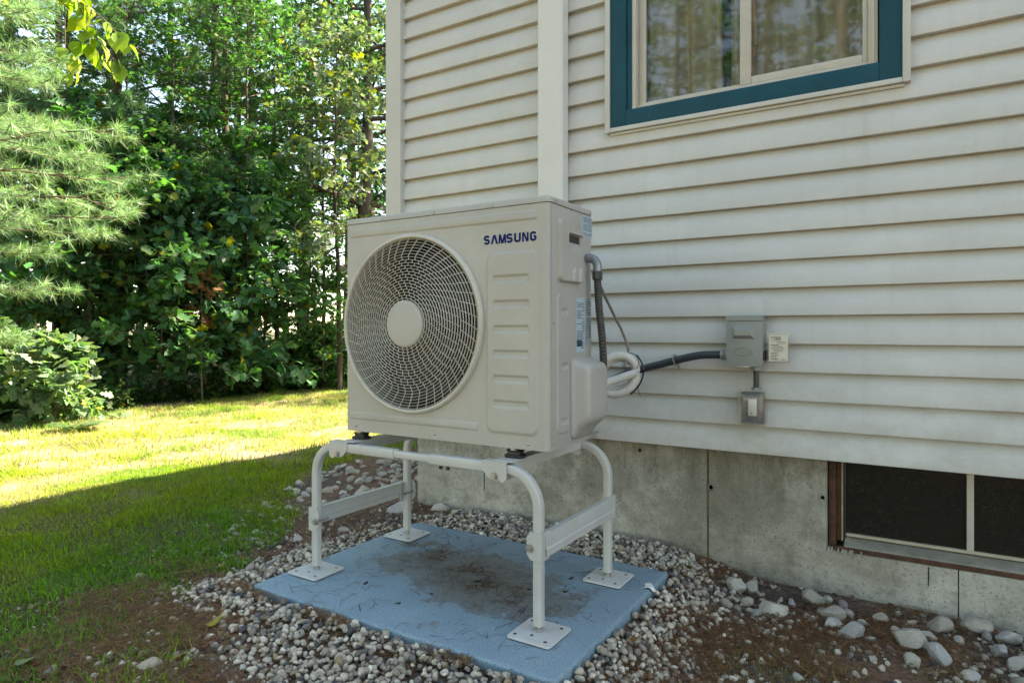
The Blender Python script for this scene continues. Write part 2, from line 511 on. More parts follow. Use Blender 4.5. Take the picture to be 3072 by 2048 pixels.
def sstep(a, b, x):
    t = np.clip((x - a) / (b - a), 0, 1)
    return t * t * (3 - 2 * t)

# ------------------------------------------------------------------ ground
PADX0, PADX1, PADY0, PADY1, PADZ = -2.0675, -0.811, 1.521, 2.452, 0.05
def in_poly(px, py, poly):
    px = np.asarray(px, float); py = np.asarray(py, float)
    ins = np.zeros(px.shape, bool)
    n = len(poly)
    for i in range(n):
        x0, y0 = poly[i]; x1, y1 = poly[(i + 1) % n]
        c = ((y0 > py) != (y1 > py)) & (px < (x1 - x0) * (py - y0) / (y1 - y0 + 1e-12) + x0)
        ins ^= c
    return ins
def poly_dist(px, py, poly, closed=True):
    d = np.full(np.shape(px), 1e9)
    n = len(poly)
    for i in range(n if closed else n - 1):
        ax, ay = poly[i]; bx, by = poly[(i + 1) % n]
        t = np.clip(((px - ax) * (bx - ax) + (py - ay) * (by - ay)) / ((bx - ax) ** 2 + (by - ay) ** 2), 0, 1)
        d = np.minimum(d, np.hypot(px - ax - t * (bx - ax), py - ay - t * (by - ay)))
    return d
GRAVEL = [(-2.34, 1.36), (-2.30, 1.65), (-2.30, 2.02), (-2.30, 2.42), (-2.20, 2.62), (-2.10, 2.86), (-0.77, 2.86), (-0.69, 2.43), (-0.64, 2.10), (-0.62, 1.84), (-0.66, 1.60), (-0.8, 1.1), (-1.45, 1.05), (-1.56, 1.19), (-1.74, 1.24), (-1.98, 1.32)]
LAWN_EDGE = [(-1.40, 0.4), (-1.48, 0.96), (-1.84, 1.16), (-2.22, 1.38), (-2.42, 1.9), (-2.75, 2.35), (-3.3, 2.75), (-3.52, 3.3), (-3.45, 4.0), (-3.3, 6.0), (-3.3, 16.0), (-40, 16), (-40, -20), (-1.6, -20)]
def gz(x, y):
    x = np.asarray(x, float); y = np.asarray(y, float)
    z = 0.05 * (fbm(x * 0.7, y * 0.7, 3) - 0.5) + 0.014 * (vnoise(x * 4, y * 4, 9) - 0.5)
    near = np.exp(-(((x + 1.2) / 1.9) ** 2 + ((y - 2.2) / 1.3) ** 2) ** 2)
    z = z * (1 - 0.9 * near)
    # gravel heaped a little towards the foundation
    z = z + 0.022 * sstep(2.4, 2.8, y) * sstep(-2.2, -1.9, x) * (1 - sstep(-1.05, -0.7, x))
    dxp = np.maximum(np.maximum(PADX0 - x, x - PADX1), 0); dyp = np.maximum(np.maximum(PADY0 - y, y - PADY1), 0)
    z = z + 0.020 * (1 - sstep(0.0, 0.35, np.hypot(dxp, dyp))) * (1 - sstep(-0.9, -0.6, x))
    z = z - 0.055 * sstep(-0.85, -0.5, x) * sstep(1.2, 2.0, y)
    z = z - 0.02 * sstep(0.0, 0.4, x)
    z = z + 0.22 * sstep(-9.0, -13.0, x) - 0.03 * sstep(-5, -9, x)
    return z
def build_ground():
    def axis(lo, f0, f1, hi, step):
        a = np.arange(f0, f1 + 1e-6, step)
        l = f0 - np.geomspace(0.4, f0 - lo, 16); h = f1 + np.geomspace(0.4, hi - f1, 16)
        return np.concatenate([l[::-1], a, h])
    X = axis(-600, -10.5, 1.2, 600, 0.06); Y = axis(-600, 0.2, 11.5, 600, 0.06)
    gx, gy = np.meshgrid(X, Y, indexing='ij')
    z = gz(gx, gy)
    pad = (gx > PADX0 + 0.03) & (gx < PADX1 - 0.03) & (gy > PADY0 + 0.03) & (gy < PADY1 - 0.03)
    z = np.where(pad, np.minimum(z, 0.0), z)
    far = sstep(14, 40, np.hypot(gx, gy))
    z = z * (1 - far)
    V = np.c_[gx.ravel(), gy.ravel(), z.ravel()]
    nx, ny = gx.shape
    i = np.arange(nx * ny).reshape(nx, ny)
    a, b, c, d = i[:-1, :-1].ravel(), i[1:, :-1].ravel(), i[1:, 1:].ravel(), i[:-1, 1:].ravel()
    T = np.r_[np.c_[a, b, c], np.c_[a, c, d]]
    x, y = V[:, 0], V[:, 1]
    soil = np.array([0.108, 0.082, 0.062]); duff = np.array([0.175, 0.105, 0.066]); turf = np.array([0.075, 0.075, 0.026]); dry = np.array([0.30, 0.225, 0.16]); forest = np.array([0.090, 0.068, 0.045])
    n1 = fbm(x * 2.5, y * 2.5, 21); n2 = fbm(x * 6, y * 6, 31)
    lawn = in_poly(x, y, LAWN_EDGE)
    dist = poly_dist(x, y, LAWN_EDGE)
    w = np.where(lawn, sstep(0.0, 0.45, dist + 0.35 * (n2 - 0.5)), 0.0)
    base = soil + (duff - soil) * sstep(0.42, 0.62, n1)[:, None]
    drym = sstep(-3.6, -4.6, x) * sstep(0.30, 0.55, n1)
    t = turf + (dry - turf) * drym[:, None]
    col = base + (t - base) * w[:, None]
    fo = sstep(-8.0, -8.9, x + 0.5 * (n1 - 0.5))
    col = col + (forest - col) * fo[:, None]
    farw = sstep(11, 24, np.hypot(x, y))
    col = col + (np.array([.055, .062, .030]) - col) * farw[:, None]
    o = np_mesh('ground', V, T, 'soil', col, smooth=True)
    o['kind'] = 'structure'
    return o
build_ground()

# ------------------------------------------------------------------ house
WY = 2.80            # face of the siding laps
CE = 0.11296         # lap exposure
CZ = 0.4725          # bottom of the lowest lap
house = empty('house', (-2.5, 2.85, 0), 'house corner with beige lap siding over a concrete foundation', 'house')
HX0, HX1, HY1, EAVE = -2.49, 7.6, 11.0, 3.62
WINX0, WINX1, WINZ0, WINZ1 = -1.222, -0.018, 1.885, 3.12     # outer edge of the window trim
OPX0, OPX1, OPZ0, OPZ1 = -1.115, -0.118, 1.975, 3.03          # clear opening

# wall body behind the siding, with the window opening left free
MB().box(HX0 + .03, OPX0, WY + 0.038, WY + 0.14, CZ + .02, EAVE).box(OPX1, HX1, WY + 0.038, WY + 0.14, CZ + .02, EAVE).box(OPX0, OPX1, WY + 0.038, WY + 0.14, CZ + .02, OPZ0).box(OPX0, OPX1, WY + 0.038, WY + 0.14, OPZ1, EAVE).build('wall', 'trim', house, 0)
MB().box(HX0 + .03, HX0 + .15, WY + 0.142, HY1, CZ + .02, EAVE).build('wall', 'trim', house, 0)
MB().box(HX1 - .12, HX1, WY + 0.142, HY1, CZ + .02, EAVE).build('wall', 'trim', house, 0)
MB().box(HX0 + .152, HX1 - .122, HY1 - .12, HY1, CZ + .02, EAVE).build('wall', 'trim', house, 0)
RIDGE_X = (HX0 + HX1) / 2; RIDGE_Z = EAVE + (RIDGE_X - HX0) * 0.5
for yy in (WY + 0.0, HY1 - .1):
    MB().prism([(HX0, EAVE + .002), (HX1, EAVE + .002), (RIDGE_X, RIDGE_Z)], 1, yy + .02, yy + .12).build('gable', 'siding', house, 0)
for sgn in (-1, 1):
    ex = HX0 - 0.38 if sgn < 0 else HX1 + 0.38
    ez = EAVE - 0.38 * 0.5 + .17
    MB().prism([(ex, ez - .12), (ex, ez + .02), (RIDGE_X, RIDGE_Z + .19), (RIDGE_X, RIDGE_Z + .05)], 1, WY - 0.32, HY1 + .3).build('roof', 'shingle', house, 0)
    MB().box(ex - .02 if sgn < 0 else ex + .003, ex - .003 if sgn < 0 else ex + .02, WY - .32, HY1 + .3, ez - .16, ez + .03).build('fascia', 'trim', house, 0)
# dim room behind the window and dark basement
MB().box(OPX0 - .6, OPX1 + .6, WY + 2.6, WY + 2.65, CZ + .1, 3.4).box(OPX0 - .65, OPX0 - .6, WY + .142, WY + 2.6, CZ + .1, 3.4).box(OPX1 + .6, OPX1 + .65, WY + .142, WY + 2.6, CZ + .1, 3.4).box(OPX0 - .6, OPX1 + .6, WY + .142, WY + 2.6, CZ + .05, CZ + .1).box(OPX0 - .6, OPX1 + .6, WY + .142, WY + 2.6, 3.4, 3.45).build('room_wall', 'darkroom', house, 0)

def lap_profile():
    # (y, z) from the wall side lip, round the nose, up the face
    return [(0.0300, 0.0012), (0.0022, 0.0), (0.0004, 0.0016), (0.0, 0.005), (0.0050, CE * 0.40), (0.0150, CE * 0.74), (0.0290, CE * 0.97), (0.0320, CE + 0.006), (0.0350, CE + 0.006), (0.0320, CE * .97), (0.0180, CE * .74), (0.0085, CE * .40), (0.0070, 0.006), (0.0300, 0.0042)]
def siding_piece(k, x0, x1, dy=0.0):
    z0 = CZ + k * CE
    wob = rng.normal(0, 0.0006)
    poly = [(WY + dy + y, z0 + z + wob) for y, z in lap_profile()]
    MB().prism(poly, 0, x0, x1).build('siding_panel', 'siding', house, 30)
seams = {5: -0.522, 6: -0.522, 0: 1.4, 1: 1.4, 2: 0.75, 3: 0.75, 4: 2.1, 7: 1.9, 8: 1.9, 9: 0.62, 10: 0.62, 11: 2.2, 12: 2.2}
for k in range(0, 28):
    z0 = CZ + k * CE
    if z0 + CE > EAVE + .02: break
    xl, xr = -2.472, HX1
    segs = [(xl, WINX0 + .012), (WINX1 - .012, xr)] if (k >= 13 and z0 < WINZ1 - 0.02) else [(xl, xr)]
    for (a, b) in segs:
        sx = seams.get(k)
        if sx is not None and a < sx < b:
            siding_piece(k, a, sx + 0.02, 0.0)
            siding_piece(k, sx, b, -0.0016)
        else:
            siding_piece(k, a, b)
# side wall laps (seen only from the lawn side)
for k in range(0, 27):
    z0 = CZ + k * CE
    MB().prism([(HX0 + y, z0 + z) for y, z in lap_profile()], 1, WY + 0.05, HY1).build('siding_panel', 'siding', house, 30)
# corner post
MB().prism([(-2.571, WY - .022), (-2.462, WY - .022), (-2.462, WY + .02), (-2.53, WY + .02), (-2.53, WY + .09), (-2.571, WY + .09)], 2, CZ - .012, EAVE).build('corner_post', 'trim', house, 0)

# foundation: cast sections with joints, and the basement window opening
FY = 2.852
BX0, BX1, BZ0 = -0.303, 1.15, 0.112
def fsec(x0, x1, z0, z1, name='foundation_section'):
    return MB().box(x0, x1, FY, FY + 0.24, z0, z1, 0.004).build(name, 'concrete', house, 20)
fsec(-2.40, -0.775, -0.5, 0.55)
MB().prism([(-0.765, -.5), (0.126, -.5), (0.126, BZ0), (BX0, BZ0), (BX0, .55), (-0.765, .55)], 1, FY, FY + .24).build('foundation_section', 'concrete', house, 0)
fsec(0.1295, BX1, -0.5, BZ0)
fsec(BX1 + .003, HX1 - .05, -0.5, 0.55)
MB().box(-2.40, -2.17, FY + .243, HY1 - .05, -0.5, 0.55).build('foundation_section', 'concrete', house, 0)
MB().box(-0.7748, -0.7652, FY + .0035, FY + .2, -.5, .53).build('joint_filler', paint('mossy joint', (0.10, 0.095, 0.045), 0.95, 0.4, 0.5, 20, 100, 0.4, dirt_col=(0.05, 0.045, 0.03)), house, 0)
for hx, hz, hr in ((-0.757, 0.30, 0.011), (-0.318, 0.315, 0.009), (-1.62, 0.44, 0.010), (-1.08, 0.43, 0.009)):
    MB().lathe([(hr * 1.5, -.003), (hr * 1.25, -.005), (hr * .95, -.003), (hr * .8, .0), (0.0002, .0)], (hx, FY, hz), 'y', 14).build('tie_hole', 'concrete', house, 30)
for hx, z0, z1 in ((-1.945, .13, .30), (0.035, .03, .108)):
    MB().prism([(hx, z0), (hx + .003, z0 + .01), (hx + .0045, (z0 + z1) / 2), (hx + .004, z1), (hx, z1)], 1, FY - .0016, FY + .01).build('crack', paint('crack', (0.03, 0.028, 0.02), 0.95, 0.2, 0, 20, 100, 0), house, 0)

# main window
win = MB().box(OPX0 + .035, OPX1 - .036, WY + .045, WY + .075, OPZ0 + .022, OPZ0 + .03).build('window', 'vinyl', house, 0)
def wpart(name, mb, mat, sm=30): return mb.build(name, mat, win, sm)
zT = WINZ1
# beige outer channel
wpart('trim_strip', MB().box(WINX0, WINX0 + .024, WY - .022, WY + .018, WINZ0, zT, .002), 'trim')
wpart('trim_strip', MB().box(WINX1 - .026, WINX1, WY - .022, WY + .018, WINZ0 + .002, zT, .002), 'trim')
wpart('trim_strip', MB().box(WINX0 + .0245, WINX1 - .0265, WY - .020, WY + .018, WINZ0 + .002, WINZ0 + .021, .002), 'trim')
wpart('drip_flange', MB().box(WINX0 + .02, WINX1 - .02, WY - .006, WY + .016, WINZ0 - .010, WINZ0 + .0005, .001), 'trim')
# teal casing
CX0, CX1, CZ0 = WINX0 + .0245, WINX1 - .0265, WINZ0 + .0215
wpart('casing', MB().box(CX0, CX0 + .076, WY - .014, WY + .02, CZ0, zT, .002), 'teal')
wpart('casing', MB().box(CX1 - .074, CX1, WY - .014, WY + .02, CZ0, zT, .002), 'teal')
wpart('casing', MB().box(CX0 + .0765, CX1 - .0745, WY - .014, WY + .02, CZ0, CZ0 + .072, .002), 'teal')
wpart('casing', MB().box(CX0 + .0765, CX1 - .0745, WY - .014, WY + .02, OPZ1, zT, .002), 'teal')
wpart('casing_stop', MB().box(CX0 + .0765, OPX0 + .018, WY - .004, WY + .03, CZ0 + .0725, OPZ1, .001), 'teal')
# vinyl frame
fx0, fx1, fz0 = OPX0 + .018, OPX1 - .004, OPZ0 + .004
wpart('frame', MB().box(fx0, fx0 + .020, WY - .001, WY + .10, fz0, OPZ1, .002), 'vinyl')
wpart('frame', MB().box(fx1 - .034, fx1 - .002, WY + .002, WY + .10, fz0, OPZ1, .002).box(fx1 - .024, fx1 - .012, WY - .002, WY + .003, fz0, OPZ1, .001), 'vinyl')
wpart('frame', MB().box(fx0 + .0205, fx1 - .0345, WY + .012, WY + .10, fz0, fz0 + .02, .002), 'vinyl')
# fixed sash on the left, sliding sash on the right
sz0 = fz0 + .0205
wpart('sash', MB().box(fx0 + .021, fx0 + .054, WY + .030, WY + .055, sz0, OPZ1, .003).box(fx0 + .0545, -.627, WY + .030, WY + .055, sz0, sz0 + .012, .002), 'vinyl')
wpart('sash', MB().box(-.627, -.583, WY + .012, WY + .05, sz0, OPZ1, .003).box(-.5825, fx1 - .054, WY + .014, WY + .05, sz0, sz0 + .03, .003).box(fx1 - .0535, fx1 - .035, WY + .014, WY + .05, sz0, OPZ1, .003), 'vinyl')
wpart('pane', MB().box(fx0 + .05, -.62, WY + .040, WY + .044, sz0 + .01, OPZ1), 'glass', 0)
wpart('pane', MB().box(-.59, fx1 - .045, WY + .028, WY + .032, sz0 + .02, OPZ1), 'glass', 0)
wpart('latch', MB().box(-.578, -.566, WY + .05, WY + .07, 2.17, 2.30, .003), 'vinyl')

# curtains behind the glass
def curtain(x0, x1, seed, label, yb):
    r = np.random.default_rng(seed)
    ph = r.uniform(0, 6, 3)
    def fn(a, b):
        t = (a - x0) / (x1 - x0)
        fold = .026 * math.sin(a * 62 + ph[0] + .25 * math.sin(b * 2.5)) + .012 * math.sin(a * 23 + ph[1] + .4 * b)
        return (a + .008 * math.sin(a * 40 + ph[2] + b), yb + fold, b)
    o = MB().grid(fn, x0, x1, 90, 1.55, 3.25, 24).build('curtain', 'curtain', None, 60)
    m = o.modifiers.new('thick', 'SOLIDIFY'); m.thickness = .002
    return tag(o, label, 'curtain')
curtain(-1.32, -.72, 3, 'brown pleated curtain behind the left window pane', WY + .125)
curtain(-.70, -.02, 8, 'brown pleated curtain behind the right window pane', WY + .13)

# basement window in the foundation opening
bw = MB().box(BX0 + .004, BX0 + .030, FY + .03, FY + .10, BZ0 + .002, .50, .003).build('basement_window', 'rust', house, 20)
MB().box(BX0 + .0305, BX0 + .048, FY + .05, FY + .10, BZ0 + .03, .50, .002).build('jamb', 'rust', bw, 20)
MB().box(BX0 + .0485, BX0 + .053, FY + .045, FY + .10, BZ0 + .03, .50, .001).build('jamb', paint('chipped paint', (0.42, 0.33, 0.20), 0.7, .2, .5, 30, 100, .2, dirt_col=(.06, .03, .015)), bw, 20)
MB().box(BX0 + .0535, BX0 + .062, FY + .06, FY + .10, BZ0 + .03, .50, .001).build('jamb', 'dark', bw, 20)
MB().prism([(FY + .005, BZ0 + .0012), (FY + .12, BZ0 + .0012), (FY + .12, BZ0 + .045), (FY + .062, BZ0 + .040), (FY + .012, BZ0 + .024)], 0, BX0 + .06, BX1).build('sill', paint('weathered sill', (0.27, 0.245, 0.19), 0.85, .2, .5, 12, 80, .4, dirt_col=(.10, .075, .045)), bw, 20)
MB().box(BX0 + .031, BX1, FY + .0012, FY + .0048, BZ0 + .003, BZ0 + .02, .001).build('rust_strip', 'rust', bw, 20)
MB().box(BX0 + .0625, BX1, FY + .065, FY + .095, BZ0 + .0465, BZ0 + .058, .002).build('frame', paint('old frame', (0.42, 0.38, 0.28), 0.6, .1, .3, 20, 100, .1), bw, 20)
MB().box(.156, .178, FY + .062, FY + .09, BZ0 + .0585, .50, .002).build('mullion', 'vinyl', bw, 20)
for a, b in ((BX0 + .062, .158), (.176, BX1)):
    MB().box(a, b, FY + .075, FY + .079, BZ0 + .05, .50).build('pane', 'dusty', bw, 0)
MB().box(BX0, BX1, FY + .9, FY + .95, -.4, .55).box(BX0 - .05, BX0, FY + .242, FY + .95, -.4, .55).box(BX1, BX1 + .05, FY + .242, FY + .95, -.4, .55).box(BX0, BX1, FY + .242, FY + .9, -.45, -.4).box(BX0, BX1, FY + .122, FY + .9, .55, .6).build('basement_wall', 'fin', house, 0)
# mortar chips at the lower corner of the opening
for i in range(7):
    a = BX0 + random.uniform(-.004, .12); w = random.uniform(.006, .022)
    MB().prism([(a, BZ0 - .006), (a + w, BZ0 - .004), (a + w * .9, BZ0 + .008 + random.uniform(0, .008)), (a + w * .3, BZ0 + .012)], 1, FY - .004 - random.uniform(0, .004), FY + .02).build('mortar_chip', 'concrete', house, 0)

# ------------------------------------------------------------------ line set cover on the wall
CVY = WY - .066
cv = MB().prism([(-1.557, WY - .002), (-1.557, CVY + .010), (-1.553, CVY + .004), (-1.547, CVY), (-1.430, CVY), (-1.424, CVY + .004), (-1.420, CVY + .010), (-1.420, WY - .002)], 2, 0.93, EAVE - .1).build('line_set_cover', 'cover', None, 20)
tag(cv, 'tall white plastic pipe cover running up the siding behind the unit', 'pipe cover')

# ------------------------------------------------------------------ pad
def rounded_slab(x0, x1, y0, y1, z0, z1, rc, b):
    secs = []
    for z, ins in ((z0, 0), (z1 - b, 0), (z1 - b * .55, b * .12), (z1 - b * .2, b * .42), (z1, b)):
        secs.append([(px, py, z) for px, py in rrect_at(x0 + ins, x1 - ins, y0 + ins, y1 - ins, rc - ins * .6, 5)])
    return loft(secs)
pad_root = rounded_slab(0, PADX1 - PADX0, 0, PADY1 - PADY0, -.06, PADZ, .022, .009)
pcx, pcy = (PADX0 + PADX1) / 2, (PADY0 + PADY1) / 2
pad_root.v = [(x + PADX0 - pcx, y + PADY0 - pcy, z) for x, y, z in pad_root.v]
pad = pad_root.build('equipment_pad', 'pad', None, 40)
pad.location = (pcx, pcy, 0)
tag(pad, 'blue grey composite equipment pad lying in the gravel', 'pad')

# ------------------------------------------------------------------ equipment stand
stand = empty('equipment_stand', (-1.475, 1.99, PADZ), 'white painted steel stand with four curved legs under the unit', 'stand')
def sp(name, mb, mat='stand', sm=35, par=None): return mb.build(name, mat, par or stand, sm)
TW = .030
LX0, LX1, FYL, BYL = -1.964, -.982, 1.737, 2.262
RZ = .543
sec = rrect(TW, TW, .007, 3)
def bent_leg(lx, ly, sgn, zfoot, label=None):
    """vertical tube, bend of 0.11 m, short horizontal run"""
    R = .112
    pts = [(lx, ly, zfoot), (lx, ly, RZ - R)]
    for i in range(1, 10):
        a = i / 9 * PI / 2
        pts.append((lx + sgn * R * (1 - math.cos(a)), ly, RZ - R + R * math.sin(a)))
    pts.append((lx + sgn * (R + .065), ly, RZ))
    return MB().sweep(pts, sec, up=(0, 1, 0))
feet = []
for lx, sgn in ((LX0, 1), (LX1, -1)):
    for ly in (FYL, BYL):
        sp('leg', bent_leg(lx, ly, sgn, .078))
        # foot plate with holes and bolt
        hx = .078
        x0, x1, y0, y1 = lx - hx + (.002 if sgn > 0 else .008), lx + hx, ly - hx, ly + hx - .006
        t = MB()
        secs = [[(px, py, z) for px, py in rrect_at(x0 + i, x1 - i, y0 + i, y1 - i, .010, 3)] for z, i in ((PADZ + .004, 0), (PADZ + .0095, 0), (PADZ + .0105, .001))]
        fp = sp('foot_plate', loft(secs), 'plate')
        sp('rubber_mat', loft([[(px, py, z) for px, py in rrect_at(x0 + .003, x1 - .003, y0 + .003, y1 - .003, .010, 3)] for z in (PADZ + .0003, PADZ + .0038)]), 'rubber', 35, fp)
        for dx in (-.052, .052):
            for dy in (-.052, .052):
                sp('bolt_hole', MB().cyl((lx + dx, ly + dy - .002, PADZ + .0098), .0058, .0009, 'z', 12), 'dark', 30, fp)
        sp('bolt_hole', MB().cyl((lx - .004, ly - .036, PADZ + .0098), .0055, .0009, 'z', 12), 'dark', 30, fp)
        b = MB().cyl((lx, ly, PADZ + .0105), .0085, .03, 'z', 12)
        b.lathe([(.0001, .0), (.013, .0), (.013, .009), (.0001, .009)], (lx, ly, PADZ + .0106), 'z', 6)
        sp('levelling_bolt', b, 'steel', 30, fp)
# top rails front and back: two outer sleeves on an inner tube
for ly in (FYL, BYL):
    osec = rrect(TW + .004, TW + .004, .006, 3); isec = rrect(TW - .004, TW - .004, .006, 3)
    sp('rail_sleeve', MB().sweep([(LX0 + .165, ly, RZ), (-1.560, ly, RZ)], osec))
    sp('rail_sleeve', MB().sweep([(-1.402, ly, RZ), (LX1 - .165, ly, RZ)], osec))
    sp('inner_tube', MB().sweep([(-1.62, ly, RZ), (-1.34, ly, RZ)], isec))
    for bxx in (-1.36, -1.33):
        sp('rail_bolt', MB().lathe([(.0001, -.012), (.007, -.012), (.007, 0), (.0001, 0)], (bxx, ly, RZ - .018), 'z', 6), 'dark', 30)
# hook brackets where the cross rails sit over the rails
def ear(cx, y, side):
    x0, x1 = cx - .046, cx + .046
    zt, zb = RZ + .019, RZ - .040
    poly = [(x0, zt), (x1, zt), (x1, zb + .012), (x1 - .010, zb), (x1 - .022, zb), (x1 - .030, zb + .008), (x0 + .034, zb + .006), (x0 + .020, zb + .012), (x0 + .006, zb + .028), (x0, zb + .034)]
    if side < 0: poly = [(2 * cx - a, b) for a, b in poly][::-1]
    return MB().prism(poly, 1, y, y + .003)
for cx, side in ((-1.828, -1), (-1.133, 1)):
    for ly, oy in ((FYL, -1), (BYL, 1)):
        y0 = ly - .0205 if oy < 0 else ly + .0175
        br = sp('bracket', ear(cx, y0, side), 'stand', 20)
        sp('bracket_top', MB().box(cx - .046, cx + .046, ly - .020, ly + .020, RZ + .0192, RZ + .0222, .001), 'stand', 20, br)
        sp('bracket_back', ear(cx, ly + .0175 if oy < 0 else ly - .0205, side), 'stand', 20, br)
        bb = MB().lathe([(.0001, -.010), (.0085, -.010), (.0085, -.003), (.012, -.003), (.012, 0), (.0001, 0)], (cx + .002 * side, y0 if oy < 0 else y0 + .010, RZ - .023), 'y', 10)
        sp('bolt', bb, 'steel', 30, br)
# cross rails carrying the unit
for cx in (-1.79, -1.105):
    cr = MB()
    cr.prism([(cx - .022, RZ + .0225), (cx + .022, RZ + .0225), (cx + .022, RZ - .012), (cx + .018, RZ - .012), (cx + .018, RZ + .0185), (cx + .006, RZ + .0185), (cx + .006, RZ + .0205), (cx - .006, RZ + .0205), (cx - .006, RZ + .0185), (cx - .018, RZ + .0185), (cx - .018, RZ - .012), (cx - .022, RZ - .012)], 1, FYL + .021, BYL - .021)
    c = sp('cross_rail', cr, 'stand', 20)
    sp('rail_tongue', MB().box(cx - .034, cx + .034, FYL - .012, FYL + .075, RZ + .0226, RZ + .0250, .0008), 'stand', 20, c)
    for yy in (1.802, 2.10):
        mt = sp('rubber_mount', loft([[(cx + a * s_, yy + b * s_, z) for a, b in rrect(.066, .05, .012, 3)] for z, s_ in ((RZ + .0252, .92), (RZ + .029, 1.0), (RZ + .034, .98), (RZ + .036, .74), (RZ + .044, .72), (RZ + .047, .86), (RZ + .0495, .82))]), 'rubber')
        sp('mount_nut', MB().lathe([(.0001, 0), (.011, 0), (.011, .011), (.0001, .011)], (cx, yy - .012, RZ + .0497), 'z', 6), 'steel', 30, mt)
# side braces with end brackets and bolts
for lx, sgn, z0, z1 in ((LX0, -1, .218, .298), (LX1, 1, .284, .362)):
    zb0, zb1 = z0 + .006, z1 - .002
    ox = lx + sgn * .019
    br = MB().prism([(ox - .016 * sgn, zb1), (ox + .004 * sgn, zb1), (ox + .006 * sgn, zb1 - .006), (ox + .006 * sgn, zb0 + .026), (ox + .010 * sgn, zb0 + .022), (ox + .010 * sgn, zb0), (ox + .007 * sgn, zb0), (ox + .007 * sgn, zb0 + .020), (ox + .003 * sgn, zb0 + .024), (ox + .003 * sgn, zb1 - .007), (ox - .016 * sgn, zb1 - .003)], 1, FYL + .002, BYL - .002)
    B = sp('brace', br, 'stand', 20)
    for ly, oy in ((FYL, -1), (BYL, 1)):
        yo = ly + oy * .0175
        xin = lx - sgn * .031; xout = lx + sgn * .0215
        pl = [(xin, z1 - .014), (xin + sgn * .012, z1 + .003), (xout, z1 + .003), (xout, z0 - .006), (xin + sgn * .014, z0 - .006), (xin, z0 + .012)]
        k = MB().prism(pl, 1, yo, yo + oy * .003)
        k.box(min(xout, xout - sgn * .003), max(xout, xout - sgn * .003), min(yo, yo - oy * .045), max(yo, yo - oy * .045), z0 - .006, z1 + .003)
        kb = sp('brace_bracket', k, 'stand', 20, B)
        h0 = yo + oy * .003
        sp('bolt', MB().lathe([(.0001, 0), (.0125, 0), (.0125, oy * .003), (.0085, oy * .003), (.0085, oy * .011), (.0001, oy * .011)], (xin + sgn * .011, h0, (z0 + z1) / 2 - .008), 'y', 12), 'steel', 30, B)
        sp('bolt', MB().lathe([(.0045, 0), (.0045, -oy * .06)], (xin + sgn * .011, h0, (z0 + z1) / 2 - .008), 'y', 10), 'steel', 30, B)

# ------------------------------------------------------------------ outdoor unit
AX, AY, AZ = -1.850, 1.778, 0.600
AW, AD, AH = 0.880, 0.320, 0.798
unit = empty('outdoor_unit', (AX + AW / 2, AY + AD / 2, AZ), 'beige heat pump outdoor unit with one round fan grille', 'heat pump')
class AM(MB):
    """builder in the unit's own frame: x right, y back, z up from its lower front left corner"""
    def build(s, name, mat, parent=None, smooth=35, kind=None):
        s.v = [(x + AX, y + AY, z + AZ) for x, y, z in s.v]
        return MB.build(s, name, mat, parent or unit, smooth, kind)
FCX, FCZ, FR = .3195, .401, .3195
# sheet metal wrap (sides and back, with rounded front corners)
def wrap_sheet():
    r = .016
    pts = [(.022, .0)]
    for i in range(0, 7):
        a = math.radians(90 + 15 * i); pts.append((r + r * math.cos(a), r - r * math.sin(a)))
    for cx, cy, a0 in ((r, AD - r, 180), (AW - r, AD - r, 270)):
        for i in range(5):
            a = math.radians(a0 + 22.5 * i)
            pts.append((cx + r * math.cos(a), cy - r * math.sin(a)))
    pts2 = [p for p in pts]
    for i in range(0, 7):
        a = math.radians(0 + 15 * i); pts2.append((AW - r + r * math.cos(a), r - r * math.sin(a)))
    pts2.append((AW - .022, .0))
    mb = AM(); n = len(pts2)
    mb.add([(x, y, 0.0) for x, y in pts2] + [(x, y, .7765) for x, y in pts2], [(i, i + 1, n + i + 1, n + i) for i in range(n - 1)])
    return mb
w = wrap_sheet().build('cabinet', 'ac', None, 40)
AM().box(.004, AW - .004, .004, AD - .004, .0005, .003).build('base_pan', 'ac', None, 0)
AM().box(.02, AW - .02, .02, AD - .02, .772, .776).build('inner_top', 'dark', None, 0)
# front sheet with the round opening
def front_sheet():
    x0, x1, z0, z1 = .022, AW - .022, .0, .7765
    ro = .3165
    angs = set(2 * PI * i / 120 for i in range(120))
    cor = [math.atan2(z - FCZ, x - FCX) % (2 * PI) for x in (x0, x1) for z in (z0, z1)]
    angs = sorted(list(angs) + cor)
    inner, outer = [], []
    for a in angs:
        ca, sa = math.cos(a), math.sin(a)
        t = 1e9
        if ca > 1e-9: t = min(t, (x1 - FCX) / ca)
        if ca < -1e-9: t = min(t, (x0 - FCX) / ca)
        if sa > 1e-9: t = min(t, (z1 - FCZ) / sa)
        if sa < -1e-9: t = min(t, (z0 - FCZ) / sa)
        ri = min(ro, t - .0012)
        inner.append((FCX + ri * ca, 0.0, FCZ + ri * sa)); outer.append((FCX + t * ca, 0.0, FCZ + t * sa))
    n = len(angs)
    return AM().add(inner + outer, [(i, (i + 1) % n, n + (i + 1) % n, n + i) for i in range(n)])
front = front_sheet().build('front_panel', 'ac', None, 0)
def raised(x0, x1, z0, z1, r, h, slope, name, par):
    secs = []
    for ins, hh in ((0, -.0005), (0, .0004), (slope * .35, h * .35), (slope * .7, h * .82), (slope, h)):
        secs.append([(px, -hh, pz) for px, pz in rrect_at(x0 + ins, x1 - ins, z0 + ins, z1 - ins, max(.002, r - ins * .5), 4)])
    a = AM(); a.v, a.f = (lambda l: (l.v, l.f))(loft(secs))
    return a.build(name, 'ac', par, 50)
